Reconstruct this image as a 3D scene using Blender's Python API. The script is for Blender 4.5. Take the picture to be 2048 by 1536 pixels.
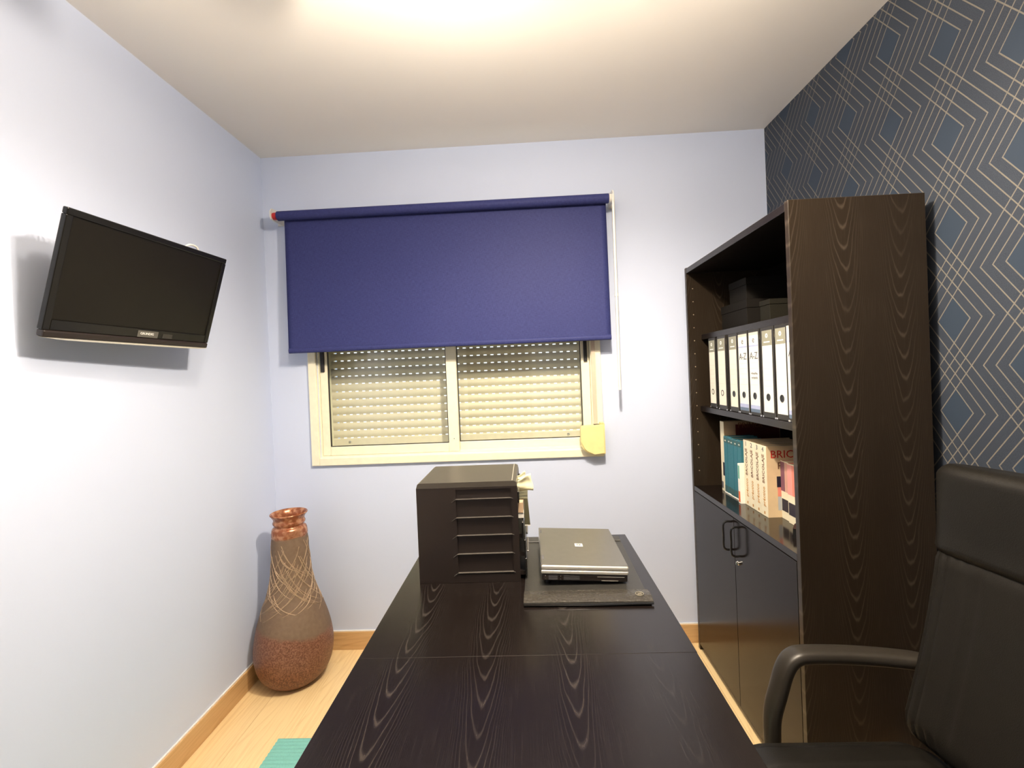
import bpy, bmesh, math, random
from mathutils import Vector, Matrix
random.seed(7)
scene = bpy.context.scene
C = scene.collection
for o in list(bpy.data.objects): bpy.data.objects.remove(o)

# ------------------------------------------------------------------ camera
FPX, CX, CY = 927.54, 1021.24, 756.03
YAW, PITCH, ROLL, EYE = -0.0351, -0.0073, -0.0409, 1.3544
cam_d = bpy.data.cameras.new('camera'); cam = bpy.data.objects.new('camera', cam_d); C.objects.link(cam)
cam_d.sensor_fit = 'HORIZONTAL'; cam_d.sensor_width = 36.0
cam_d.lens = 36.0 * FPX / 2048.0
cam_d.shift_x = (1024 - CX) / 2048.0; cam_d.shift_y = (CY - 768) / 2048.0
cam_d.clip_start = 0.02
fw = Vector((math.sin(YAW) * math.cos(PITCH), math.cos(YAW) * math.cos(PITCH), math.sin(PITCH)))
r0 = Vector((math.cos(YAW), -math.sin(YAW), 0)); u0 = r0.cross(fw)
r1 = math.cos(ROLL) * r0 + math.sin(ROLL) * u0; u1 = -math.sin(ROLL) * r0 + math.cos(ROLL) * u0
M = Matrix((r1, u1, -fw)).transposed().to_4x4(); M.translation = Vector((0, 0, EYE))
cam.matrix_world = M
scene.camera = cam

# ------------------------------------------------------------------ world, exposure
w = bpy.data.worlds.new('world'); scene.world = w; w.use_nodes = True
bg = w.node_tree.nodes['Background']; bg.inputs[0].default_value = (0.9, 0.95, 1.0, 1); bg.inputs[1].default_value = 1.25
vs = scene.view_settings
vs.view_transform = 'Standard'; vs.look = 'None'; vs.gamma = 1.0; vs.use_curve_mapping = False
vs.exposure = 0.27
LAMP_COL = (1.0, 0.855, 0.68)
LAMP_W = (100.0, 17.0)       # the two heads of the ceiling lamp
FILL_BOWL_W = 68.0               # added fill bowl between the two heads, brightens the ceiling
SIDE_W = (36.0, 2.0)        # light leaving the frosted shades sideways

# ------------------------------------------------------------------ room numbers
A, B, D, H, YB = -1.3006, 1.2023, 2.3096, 2.5, -1.15     # left, right, window wall, ceiling, wall behind the camera

# ------------------------------------------------------------------ helpers
def root_loc(p):
    v = Vector((0, 0, 0))
    while p: v += p.location; p = p.parent
    return v
def empty(name, loc, label=None, cat=None, group=None, kind=None):
    o = bpy.data.objects.new(name, None); C.objects.link(o); o.location = loc
    o.empty_display_size = 0.05
    return tag(o, label, cat, group, kind)
def tag(o, label=None, cat=None, group=None, kind=None):
    if label: o['label'] = label
    if cat: o['category'] = cat
    if group: o['group'] = group
    if kind: o['kind'] = kind
    return o
def obj(name, bm, mat, parent=None, local=False, smooth=False, mats=None):
    if parent and not local: bmesh.ops.translate(bm, verts=bm.verts, vec=-root_loc(parent))
    bmesh.ops.recalc_face_normals(bm, faces=bm.faces)
    me = bpy.data.meshes.new(name); bm.to_mesh(me); bm.free()
    for m in ([mat] if not mats else mats): me.materials.append(m)
    if smooth:
        for p in me.polygons: p.use_smooth = True
        if smooth != 'all':
            try: me.set_sharp_from_angle(angle=math.radians(35))
            except Exception: pass
    o = bpy.data.objects.new(name, me); C.objects.link(o)
    if parent: o.parent = parent
    return o
def bx(bm, x0, x1, y0, y1, z0, z1, bev=0.0, seg=2, mat=None):
    vs_ = [bm.verts.new((x, y, z)) for x in (x0, x1) for y in (y0, y1) for z in (z0, z1)]
    f = [(0, 1, 3, 2), (4, 6, 7, 5), (0, 4, 5, 1), (2, 3, 7, 6), (0, 2, 6, 4), (1, 5, 7, 3)]
    fs = [bm.faces.new([vs_[i] for i in q]) for q in f]
    if mat is not None:
        for q in fs: q.material_index = mat
    if bev > 0:
        es = list({e for q in fs for e in q.edges})
        bmesh.ops.bevel(bm, geom=es, offset=bev, segments=seg, profile=0.5, affect='EDGES')
    return fs
def box(x0, x1, y0, y1, z0, z1, bev=0.0, seg=2):
    bm = bmesh.new(); bx(bm, x0, x1, y0, y1, z0, z1, bev, seg); return bm
def tube(bm, pts, r, n=10, closed=False, cap=True):
    pts = [Vector(p) for p in pts]; rings = []
    N = len(pts); up = None
    for i, p in enumerate(pts):
        if closed: t = pts[(i + 1) % N] - pts[i - 1]
        else: t = pts[min(i + 1, N - 1)] - pts[max(i - 1, 0)]
        t.normalize()
        if up is None:
            up = Vector((0, 0, 1)) if abs(t.z) < 0.9 else Vector((1, 0, 0))
        s = t.cross(up).normalized(); up = s.cross(t).normalized()
        rr = r[i] if isinstance(r, (list, tuple)) else r
        rings.append([bm.verts.new(p + rr * (math.cos(a) * s + math.sin(a) * up)) for a in [2 * math.pi * k / n for k in range(n)]])
    for i in range(N if closed else N - 1):
        a_, b_ = rings[i], rings[(i + 1) % N]
        for k in range(n): bm.faces.new((a_[k], a_[(k + 1) % n], b_[(k + 1) % n], b_[k]))
    if cap and not closed:
        bm.faces.new(rings[0]); bm.faces.new(rings[-1])
def lathe(bm, prof, c=(0, 0, 0), n=48, axis='Z', caps=True):
    rings = []
    for r, h in prof:
        ring = []
        for k in range(n):
            a = 2 * math.pi * k / n; ca, sa = r * math.cos(a), r * math.sin(a)
            p = {'Z': (ca, sa, h), 'X': (h, ca, sa), 'Y': (ca, h, sa)}[axis]
            ring.append(bm.verts.new((p[0] + c[0], p[1] + c[1], p[2] + c[2])))
        rings.append(ring)
    for i in range(len(rings) - 1):
        for k in range(n): bm.faces.new((rings[i][k], rings[i][(k + 1) % n], rings[i + 1][(k + 1) % n], rings[i + 1][k]))
    if caps:
        bm.faces.new(rings[0]); bm.faces.new(rings[-1])
def prism(bm, pts, axis, a0, a1):
    """closed 2-D outline pushed along an axis; pts given in the two other axes in XYZ order"""
    def mk(p, a): return {'X': (a, p[0], p[1]), 'Y': (p[0], a, p[1]), 'Z': (p[0], p[1], a)}[axis]
    lo = [bm.verts.new(mk(p, a0)) for p in pts]; hi = [bm.verts.new(mk(p, a1)) for p in pts]
    n = len(pts)
    bm.faces.new(lo); bm.faces.new(hi)
    for k in range(n): bm.faces.new((lo[k], lo[(k + 1) % n], hi[(k + 1) % n], hi[k]))
def smoothpath(pts, n=8):
    """Catmull-Rom through the points"""
    P = [Vector(p) for p in pts]; out = []
    for i in range(len(P) - 1):
        p0, p1, p2, p3 = P[max(i - 1, 0)], P[i], P[i + 1], P[min(i + 2, len(P) - 1)]
        for k in range(n):
            t = k / n
            out.append(0.5 * ((2 * p1) + (-p0 + p2) * t + (2 * p0 - 5 * p1 + 4 * p2 - p3) * t * t + (-p0 + 3 * p1 - 3 * p2 + p3) * t ** 3))
    out.append(P[-1]); return out
def text(name, s, size, mat, parent, M, depth=0.0004, align='CENTER'):
    """flat lettering; M places it (local to the parent's root)"""
    cu = bpy.data.curves.new(name, 'FONT'); cu.body = s; cu.size = size; cu.extrude = depth
    cu.align_x = align; cu.align_y = 'CENTER'; cu.resolution_u = 2
    t = bpy.data.objects.new(name, cu); C.objects.link(t)
    bpy.context.view_layer.update()
    me = bpy.data.meshes.new_from_object(t.evaluated_get(bpy.context.evaluated_depsgraph_get()))
    bpy.data.objects.remove(t); bpy.data.curves.remove(cu)
    me.transform(M); me.name = name; me.materials.clear(); me.materials.append(mat)
    o = bpy.data.objects.new(name, me); C.objects.link(o); o.parent = parent
    return o
def basis(xd, yd, o):
    xd = Vector(xd); yd = Vector(yd); zd = xd.cross(yd)
    m = Matrix((xd, yd, zd)).transposed().to_4x4(); m.translation = Vector(o); return m

# ------------------------------------------------------------------ materials
class E:
    """a small expression builder on top of math nodes"""
    nt = None
    def __init__(s, v): s.v = v
    @staticmethod
    def op(k, *a):
        n = E.nt.nodes.new('ShaderNodeMath'); n.operation = k
        for i, x in enumerate(a):
            x = x.v if isinstance(x, E) else x
            if isinstance(x, (int, float)): n.inputs[i].default_value = x
            else: E.nt.links.new(x, n.inputs[i])
        return E(n.outputs[0])
    def __add__(s, o): return E.op('ADD', s, o)
    __radd__ = __add__
    def __sub__(s, o): return E.op('SUBTRACT', s, o)
    def __rsub__(s, o): return E.op('SUBTRACT', o, s)
    def __mul__(s, o): return E.op('MULTIPLY', s, o)
    __rmul__ = __mul__
    def __truediv__(s, o): return E.op('DIVIDE', s, o)
    def abs(s): return E.op('ABSOLUTE', s)
    def mod(s, m): return E.op('FLOORED_MODULO', s, m)
    def floor(s): return E.op('FLOOR', s)
    def fract(s): return E.op('FRACT', s)
    def min(s, o): return E.op('MINIMUM', s, o)
    def max(s, o): return E.op('MAXIMUM', s, o)
    def lt(s, o): return E.op('LESS_THAN', s, o)
    def sq(s): return E.op('MULTIPLY', s, s)
    def exp(s): return E.op('EXPONENT', s)
    def step(s, a, b):
        n = E.nt.nodes.new('ShaderNodeMapRange'); n.interpolation_type = 'SMOOTHSTEP'
        E.nt.links.new(s.v, n.inputs[0]); n.inputs[1].default_value = a; n.inputs[2].default_value = b
        return E(n.outputs[0])
def newmat(name):
    m = bpy.data.materials.new(name); m.use_nodes = True; E.nt = m.node_tree
    return m, m.node_tree, m.node_tree.nodes['Principled BSDF']
def coords():
    tc = E.nt.nodes.new('ShaderNodeTexCoord'); s = E.nt.nodes.new('ShaderNodeSeparateXYZ')
    E.nt.links.new(tc.outputs['Object'], s.inputs[0])
    return tc.outputs['Object'], E(s.outputs[0]), E(s.outputs[1]), E(s.outputs[2])
def combine(x, y, z):
    c = E.nt.nodes.new('ShaderNodeCombineXYZ')
    for i, q in enumerate((x, y, z)):
        q = q.v if isinstance(q, E) else q
        if isinstance(q, (int, float)): c.inputs[i].default_value = q
        else: E.nt.links.new(q, c.inputs[i])
    return c.outputs[0]
def noise(vec, scale, detail=3.0, rough=0.5):
    n = E.nt.nodes.new('ShaderNodeTexNoise'); n.inputs['Scale'].default_value = scale
    n.inputs['Detail'].default_value = detail; n.inputs['Roughness'].default_value = rough
    E.nt.links.new(vec, n.inputs['Vector']); return E(n.outputs['Fac'])
def mix(fac, a, b):
    n = E.nt.nodes.new('ShaderNodeMix'); n.data_type = 'RGBA'
    fac = fac.v if isinstance(fac, E) else fac
    if isinstance(fac, (int, float)): n.inputs[0].default_value = fac
    else: E.nt.links.new(fac, n.inputs[0])
    for i, q in ((6, a), (7, b)):
        if isinstance(q, tuple): n.inputs[i].default_value = (*q, 1)
        else: E.nt.links.new(q, n.inputs[i])
    return n.outputs[2]
def bump(p, h, strength, dist=0.001):
    b = E.nt.nodes.new('ShaderNodeBump'); b.inputs['Strength'].default_value = strength; b.inputs['Distance'].default_value = dist
    E.nt.links.new(h.v if isinstance(h, E) else h, b.inputs['Height']); E.nt.links.new(b.outputs[0], p.inputs['Normal'])
def setc(p, col):
    if isinstance(col, tuple): p.inputs['Base Color'].default_value = (*col, 1)
    else: E.nt.links.new(col, p.inputs['Base Color'])
def plain(name, col, rough=0.5, metal=0.0, spec=0.5, var=0.08, scale=40, bmp=0.0, bscale=300):
    m, nt, p = newmat(name); v, x, y, z = coords()
    d = tuple(max(0, c * (1 - var)) for c in col); l = tuple(min(1, c * (1 + var)) for c in col)
    setc(p, mix(noise(v, scale), d, l))
    p.inputs['Roughness'].default_value = rough; p.inputs['Metallic'].default_value = metal
    p.inputs['Specular IOR Level'].default_value = spec
    if bmp: bump(p, noise(v, bscale, 2), bmp)
    return m
def wood_black(name, across, along, u0, pitch, sign=1.0, rough=0.3, k=280.0, spacing=0.075, amt=1.0, phase=0.0, spec=0.5, dim=False, base=(0.0085, 0.0058, 0.0050), hi=(0.060, 0.048, 0.042)):
    m, nt, p = newmat(name); v, *xyz = coords()
    ax = 'XYZ'.index
    u, t = xyz[ax(across)], xyz[ax(along)]
    wob = noise(combine(u * 3.0, t * 1.2, 0.0), 3.0, 2)
    a0 = u - u0 + (wob - 0.5) * 0.03 + pitch / 2
    a = a0.mod(pitch) - pitch / 2
    ph = (a0 / pitch).floor() * 0.37 + phase
    jit = noise(combine(u * 60.0, t * 6.0, 3.0), 1.0, 3)
    f = (t * sign - a.sq() * k) / spacing + ph + (jit - 0.5) * 0.5
    line = (f.fract() - 0.5).abs().step(0.33, 0.5)
    fade = E.op('EXPONENT', a.abs() * -20.0)
    var = noise(combine(u * 8.0, t * 2.0, 7.0), 1.0, 2).step(0.15, 0.6)
    if dim: var = var * ((a0 / pitch).floor().lt(1.5) * 0.75 + 0.25)
    fine = noise(combine(u * 420.0, t * 9.0, 1.0), 1.0, 2).step(0.5, 0.72)
    fac = (line * fade * var * 0.75 + fine * 0.13) * amt
    setc(p, mix(fac, base, hi))
    p.inputs['Roughness'].default_value = rough
    p.inputs['Specular IOR Level'].default_value = spec
    bump(p, fac, 0.08)
    return m
def wood_oak(name, across, along, obj_random=False, light=(0.88, 0.67, 0.36), dark=(0.66, 0.44, 0.20), rough=0.38):
    m, nt, p = newmat(name); v, *xyz = coords(); ax = 'XYZ'.index
    u, t = xyz[ax(across)], xyz[ax(along)]
    off = 0.0
    if obj_random:
        oi = nt.nodes.new('ShaderNodeObjectInfo'); rnd = E(oi.outputs['Random']); off = rnd * 9.0
    t2 = t + off
    wob = noise(combine(u * 4.0, t2 * 1.0, off), 2.2, 3)
    g = noise(combine(u * 95.0 + wob * 5.0, t2 * 2.6, off), 1.0, 4, 0.6)
    f = ((t2 * 1.0 - (u + (wob - 0.5) * 0.1).sq() * 60.0) * 5.0 + wob * 2.0).fract()
    line = (f - 0.5).abs().step(0.34, 0.5)
    fac = (g.step(0.42, 0.68) * 0.40 + line * 0.35 * wob.step(0.4, 0.6))
    if obj_random: fac = fac + (rnd - 0.5) * 0.12
    setc(p, mix(fac.max(0.0).min(1.0), light, dark))
    p.inputs['Roughness'].default_value = rough
    bump(p, g, 0.06)
    return m
def wallpaper():
    m, nt, p = newmat('geometric_wallpaper')
    v, x, y, z = coords()
    P, W, AM = 0.2581, 0.1962, 0.0981
    lines = None; diam = None
    for par in (0, 1):
        uu = (y - (1.346 + par * W) + W).mod(2 * W) - W
        zz = z - (1.973 + par * P / 2)
        q = (zz / (2 * P)).fract()                      # 0..1 over two periods
        tri = (q - 0.5).abs() * 4.0 - 1.0               # +1 at whole periods, -1 half-way
        for sg in (1.0, -1.0):
            s = uu + tri * (AM * sg)
            d = ((s.abs() - 0.0327).abs() - 0.01635).abs()
            lines = d if lines is None else lines.min(d)
        zf = ((zz + P / 2).mod(P) - P / 2).abs()
        dm = uu.abs() / 0.049 + zf / 0.0655
        diam = dm if diam is None else diam.min(dm)
    n1 = noise(v, 900, 2); n2 = noise(v, 350, 3)
    line = E.op('SUBTRACT', 1.0, (lines + (n2 - 0.5) * 0.0012).step(0.0012, 0.0026))
    isd = diam.lt(1.0)
    speck = n1.step(0.45, 0.62)
    ground = mix(speck, (0.022, 0.030, 0.046), (0.054, 0.064, 0.084))
    ground = mix(isd, ground, (0.028, 0.042, 0.066))
    setc(p, mix(line * 0.9, ground, (0.175, 0.16, 0.135)))
    p.inputs['Roughness'].default_value = 0.62; p.inputs['Specular IOR Level'].default_value = 0.3
    bump(p, line + n1 * 0.3, 0.25)
    return m
def wallpaint(name, col, rough=0.55):
    m, nt, p = newmat(name); v, x, y, z = coords()
    setc(p, mix(noise(v, 3.0, 4), tuple(c * 0.965 for c in col), col))
    p.inputs['Roughness'].default_value = rough; p.inputs['Specular IOR Level'].default_value = 0.18
    bump(p, noise(v, 260, 4), 0.10, 0.001)
    return m
def glass_mat():
    m = bpy.data.materials.new('window_glass'); m.use_nodes = True; nt = m.node_tree
    nt.nodes.remove(nt.nodes['Principled BSDF']); out = nt.nodes['Material Output']
    tr = nt.nodes.new('ShaderNodeBsdfTransparent'); tr.inputs[0].default_value = (0.95, 0.97, 0.96, 1)
    gl = nt.nodes.new('ShaderNodeBsdfGlossy'); gl.inputs['Roughness'].default_value = 0.01
    lw_ = nt.nodes.new('ShaderNodeLayerWeight'); E.nt = nt                     # Schlick, the same on both faces of the pane
    fr = E(lw_.outputs['Facing']).sq().sq() * 0.6 + 0.04
    mx = nt.nodes.new('ShaderNodeMixShader')
    nt.links.new(fr.v, mx.inputs[0]); nt.links.new(tr.outputs[0], mx.inputs[1]); nt.links.new(gl.outputs[0], mx.inputs[2])
    nt.links.new(mx.outputs[0], out.inputs[0]); return m
def emis(name, col, s):
    m, nt, p = newmat(name); setc(p, col)
    p.inputs['Emission Color'].default_value = (*col, 1); p.inputs['Emission Strength'].default_value = s; return m
def leather(name, col, rough, scale, strength, spec=0.5):
    m, nt, p = newmat(name); v, x, y, z = coords()
    vo = nt.nodes.new('ShaderNodeTexVoronoi'); vo.inputs['Scale'].default_value = scale; nt.links.new(v, vo.inputs['Vector'])
    setc(p, mix(noise(v, 30), tuple(c * 0.85 for c in col), tuple(c * 1.15 for c in col)))
    p.inputs['Roughness'].default_value = rough; p.inputs['Specular IOR Level'].default_value = spec
    bump(p, E(vo.outputs['Distance']), strength, 0.002); return m

paint = wallpaint('lavender_blue_paint', (0.615, 0.695, 0.89))
ceilpaint = wallpaint('ceiling_white_paint', (0.93, 0.895, 0.84), 0.7)
paper = wallpaper()
oak_floor = wood_oak('oak_laminate', 'X', 'Y', True)
oak_base_y = wood_oak('oak_skirting_along_room', 'Z', 'Y', False, (0.62, 0.40, 0.19), (0.42, 0.235, 0.09))
oak_base_x = wood_oak('oak_skirting_across_room', 'Z', 'X', False, (0.62, 0.40, 0.19), (0.42, 0.235, 0.09))
caulk = plain('white_caulk', (0.85, 0.83, 0.8), 0.5)
alu = plain('cream_lacquered_aluminium', (0.88, 0.84, 0.66), 0.35)
slatm = plain('cream_shutter_slat', (0.80, 0.74, 0.58), 0.45)
rubber = plain('black_rubber', (0.012, 0.012, 0.013), 0.45)
glass = glass_mat()
whitep = plain('white_plastic', (0.80, 0.79, 0.74), 0.35)
yellowp = plain('yellowed_plastic', (0.82, 0.73, 0.34), 0.4)
strapm = plain('beige_strap', (0.62, 0.52, 0.40), 0.8, bmp=0.3, bscale=700)
redp = plain('red_plastic', (0.50, 0.018, 0.02), 0.35)
navy = None
def fabric_navy():
    m, nt, p = newmat('navy_blackout_fabric'); v, x, y, z = coords()
    wv = noise(combine(x * 900.0, y, z * 60.0), 1.0, 2) * 0.5 + noise(combine(x * 60.0, y, z * 900.0), 1.0, 2) * 0.5
    setc(p, mix(wv.step(0.35, 0.65), (0.028, 0.034, 0.125), (0.047, 0.055, 0.185)))
    p.inputs['Roughness'].default_value = 0.55; p.inputs['Specular IOR Level'].default_value = 0.14
    bump(p, wv, 0.08); return m
navy = fabric_navy()
desk_wood = wood_black('black_ash_desktop', 'X', 'Y', -0.113 + 0.03, 0.183, 1.0, 0.24, k=190.0, dim=True, base=(0.0068, 0.0044, 0.0038), hi=(0.052, 0.043, 0.038))
side_wood = wood_black('black_ash_side', 'X', 'Z', -0.04, 0.16, 1.0, 0.30, k=105.0, spacing=0.06, amt=0.8, spec=0.35, base=(0.021, 0.0145, 0.009), hi=(0.085, 0.065, 0.048))
flat_wood = wood_black('black_ash_shelf', 'Z', 'Y', 0.0, 0.3, 1.0, 0.28, amt=0.2, spec=0.35)
door_wood = wood_black('black_ash_door', 'Y', 'Z', 0.2, 0.21, 1.0, 0.17, amt=0.3, spec=0.2)
black_gloss = plain('black_gloss_plastic', (0.012, 0.012, 0.012), 0.16)
black_matt = plain('black_matt_plastic', (0.017, 0.0115, 0.0095), 0.42, bmp=0.15, bscale=900)
screen_m = plain('unlit_screen', (0.0075, 0.0062, 0.0040), 0.40, spec=0.28)
silver = plain('silver_plastic', (0.68, 0.66, 0.60), 0.28, 0.6)
chrome = plain('chrome', (0.75, 0.74, 0.72), 0.18, 1.0)
lapgrey = plain('charcoal_grey_lid', (0.165, 0.160, 0.145), 0.36, 0.5)
white_mark = plain('white_print', (0.85, 0.85, 0.82), 0.5)
dark_print = plain('dark_grey_print', (0.12, 0.12, 0.13), 0.6)
brown_print = plain('dark_brown_print', (0.16, 0.065, 0.03), 0.6)
ochre_print = plain('ochre_print', (0.50, 0.24, 0.05), 0.6)
red_print = plain('red_print', (0.55, 0.02, 0.015), 0.5)
gold = plain('pale_gold', (0.62, 0.55, 0.40), 0.3, 0.8)
label_white = plain('white_label_paper', (0.84, 0.83, 0.76), 0.7)
label_cream = plain('cream_label_paper', (0.84, 0.77, 0.66), 0.7)
label_grey = plain('grey_green_print', (0.27, 0.27, 0.21), 0.7)
label_blue = plain('pale_blue_print', (0.40, 0.45, 0.66), 0.7)
label_navy = plain('slate_blue_print', (0.12, 0.17, 0.25), 0.7)
pale_line = plain('faint_rule_print', (0.62, 0.58, 0.50), 0.7)
def marbled():
    m, nt, p = newmat('black_marbled_card'); v, *_ = coords()
    setc(p, mix(noise(v, 260, 4, 0.7).step(0.60, 0.72), (0.016, 0.014, 0.012), (0.16, 0.13, 0.09)))
    p.inputs['Roughness'].default_value = 0.45; return m
marble = marbled()
pages = plain('yellowed_pages', (0.62, 0.50, 0.33), 0.85, var=0.2, scale=300)
teal_m = plain('teal_book_cloth', (0.030, 0.165, 0.215), 0.6, var=0.15, scale=120)
teal_dark = plain('faded_teal_print', (0.045, 0.11, 0.115), 0.7)
cream_book = plain('cream_book_cover', (0.82, 0.76, 0.57), 0.5)
tan_cover = plain('tan_book_cover', (0.70, 0.54, 0.33), 0.45)
tan_dark = plain('brown_tan_cover', (0.40, 0.30, 0.19), 0.5)
darkred = plain('dark_red_picture', (0.075, 0.012, 0.012), 0.4, var=0.4, scale=25)
purple = plain('dusky_purple_spine', (0.22, 0.09, 0.13), 0.6)
rosy = plain('beige_pink_spine', (0.62, 0.34, 0.27), 0.6)
pink = plain('pink_spine', (0.76, 0.33, 0.30), 0.6)
salmon = plain('salmon_spine', (0.74, 0.25, 0.19), 0.6)
orange = plain('orange_print', (0.75, 0.13, 0.02), 0.6)
green_p = plain('sea_green_print', (0.14, 0.42, 0.34), 0.6)
black_print = plain('blue_black_print', (0.016, 0.014, 0.03), 0.5)
darkbox = plain('dark_brown_card', (0.0075, 0.006, 0.0045), 0.75, spec=0.2)
greybox = plain('dark_olive_card', (0.013, 0.0115, 0.007), 0.75, spec=0.2)
chair_leather = leather('black_chair_leather', (0.0065, 0.0055, 0.0040), 0.44, 420, 0.10, 0.35)
chair_fabric = leather('black_chair_mesh', (0.0075, 0.0062, 0.0045), 0.58, 500, 0.15, 0.25)
arm_m = plain('grey_black_armrest', (0.026, 0.022, 0.017), 0.40, bmp=0.15, bscale=600)
pad_m = leather('black_pad_leather', (0.030, 0.029, 0.026), 0.40, 300, 0.12)
croc = leather('embossed_black_leather', (0.045, 0.040, 0.032), 0.33, 130, 0.8)
note_y = plain('pale_yellow_paper', (0.83, 0.79, 0.53), 0.8)
card_t = plain('tan_card', (0.62, 0.44, 0.28), 0.7)
olive = plain('olive_folder', (0.095, 0.09, 0.052), 0.4)
teal_rug = plain('sea_green_rug', (0.20, 0.50, 0.45), 0.95, var=0.15, scale=200, bmp=0.5, bscale=500)
shade_m = emis('frosted_lamp_shade', (1.0, 0.9, 0.74), 1.6)
bulb_m = emis('lit_bulb', (1.0, 0.86, 0.66), 12.0)
door_brown = wood_oak('brown_door_wood', 'X', 'Z', False, (0.22, 0.115, 0.05), (0.13, 0.06, 0.025))
def vase_mat():
    m, nt, p = newmat('copper_glazed_terracotta'); v, x, y, z = coords()
    n1 = noise(v, 160, 4, 0.7); n2 = noise(v, 14, 3)
    zz = z + (n2 - 0.5) * 0.05 + x * 0.22
    low = E.op('SUBTRACT', 1.0, zz.step(0.250, 0.272))
    rim = (z + (n2 - 0.5) * 0.03).step(0.655, 0.668)
    speck = n1.step(0.42, 0.60)
    copper = mix(speck, (0.095, 0.029, 0.012), (0.235, 0.095, 0.045))
    copper2 = mix(zz.step(0.07, 0.19), copper, mix(speck, (0.135, 0.050, 0.027), (0.255, 0.125, 0.078)))
    taupe = mix(noise(v, 60, 4), (0.135, 0.085, 0.055), (0.215, 0.148, 0.098))
    rimc = mix(noise(v, 45, 4).step(0.4, 0.62), (0.30, 0.10, 0.045), (0.52, 0.26, 0.15))
    setc(p, mix(rim, mix(low, taupe, copper2), rimc))
    ro = (rim * -0.42) + (low * -0.22) + 0.66
    nt.links.new(ro.v, p.inputs['Roughness'])
    mt = rim * 0.45
    nt.links.new(mt.v, p.inputs['Metallic'])
    bump(p, n1 * low + noise(v, 50, 3) * 0.4, 0.45, 0.002); return m
vase_m = vase_mat()
strand_m = plain('pale_raised_strand', (0.43, 0.31, 0.205), 0.34, 0.3, var=0.35, scale=60)

# ------------------------------------------------------------------ setting
def planked_floor():
    bm = box(A - 0.2, B + 0.2, YB - 0.2, D + 0.2, -0.08, -0.0105)
    f = obj('floor', bm, plain('floor_underlay', (0.05, 0.03, 0.015), 0.9)); tag(f, 'light oak laminate floor', kind='structure')
    pw, pl = 0.192, 1.28
    bm = box(0, pw - 0.0007, 0, pl - 0.0007, -0.0104, 0.0, 0.0006, 1); me = None
    x = A - 0.05; i = 0
    while x < B + 0.02:
        y = YB - 0.02 - (i * 0.47) % 1.0
        while y < D:
            if me is None:
                o = obj('plank', bm, oak_floor, f); me = o.data
            else:
                o = bpy.data.objects.new('plank', me); C.objects.link(o); o.parent = f
            o.location = (x, y, 0); y += pl
        x += pw; i += 1
planked_floor()
def st(name, bm, mat, label=None):
    o = obj(name, bm, mat); tag(o, label, kind='structure'); return o
st('ceiling', box(A - 0.2, B + 0.2, YB - 0.2, D + 0.35, H, H + 0.1), ceilpaint, 'plain cream white ceiling')
st('wall_left', box(A - 0.15, A, YB - 0.15, D, -0.01, H), paint, 'pale lavender blue wall behind the television')
st('wall_right', box(B, B + 0.15, YB - 0.15, D, -0.01, H), paper, 'dark blue wallpaper with diamond and zigzag lines')
WX0, WX1, WZ0, WZ1 = -1.055, 0.325, 0.972, 2.06          # opening in the window wall
bm = bmesh.new()
bx(bm, A - 0.15, WX0, D, D + 0.25, -0.01, H); bx(bm, WX1, B + 0.15, D, D + 0.25, -0.01, H)
bx(bm, WX0, WX1, D, D + 0.25, -0.01, WZ0); bx(bm, WX0, WX1, D, D + 0.25, WZ1, H)
st('wall_back', bm, paint, 'pale lavender blue wall with the window')
st('wall_front', box(A - 0.15, B + 0.15, YB - 0.15, YB, -0.01, H), paint, 'pale lavender blue wall behind the viewer')
def baseboard(name, b0, bcap, m):
    o = obj(name, b0, m); tag(o, kind='structure')
    obj('caulk_line', bcap, caulk, o)
baseboard('baseboard_left', box(A, A + 0.012, YB, D - 0.0125, 0.0005, 0.090, 0.002), box(A, A + 0.006, YB, D - 0.0125, 0.090, 0.0945), oak_base_y)
baseboard('baseboard_back', box(A, B, D - 0.012, D, 0.0005, 0.090, 0.002), box(A, B, D - 0.006, D, 0.090, 0.0945), oak_base_x)
baseboard('baseboard_right', box(B - 0.012, B, YB, D - 0.0125, 0.0005, 0.090, 0.002), box(B - 0.006, B, YB, D - 0.0125, 0.090, 0.0945), oak_base_y)
# door and switch behind the viewer (they show in the window glass)
dr = empty('door_1', (-0.35, YB, 0), kind='structure')
obj('door_leaf', box(-0.75, 0.05, YB + 0.001, YB + 0.035, 0.006, 2.03, 0.002), door_brown, dr)
bm = bmesh.new()
bx(bm, -0.83, -0.755, YB + 0.001, YB + 0.022, 0.002, 2.11, 0.003); bx(bm, 0.055, 0.13, YB + 0.001, YB + 0.022, 0.002, 2.11, 0.003); bx(bm, -0.7549, 0.0549, YB + 0.001, YB + 0.022, 2.036, 2.11, 0.003)
obj('door_frame', bm, whitep, dr)
bm = bmesh.new(); tube(bm, smoothpath([(-0.04, YB + 0.035, 1.0), (-0.04, YB + 0.075, 1.0), (-0.06, YB + 0.085, 1.0), (-0.15, YB + 0.085, 1.0)], 5), 0.009); obj('door_handle', bm, chrome, dr)
sw = empty('light_switch', (-0.95, YB, 1.1), 'white light switch on the wall beside the brown door', 'light switch')
obj('face_plate', box(-0.99, -0.91, YB, YB + 0.009, 1.06, 1.14, 0.003), whitep, sw)
obj('rocker', box(-0.968, -0.932, YB + 0.009, YB + 0.014, 1.075, 1.125, 0.002), whitep, sw)

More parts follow.
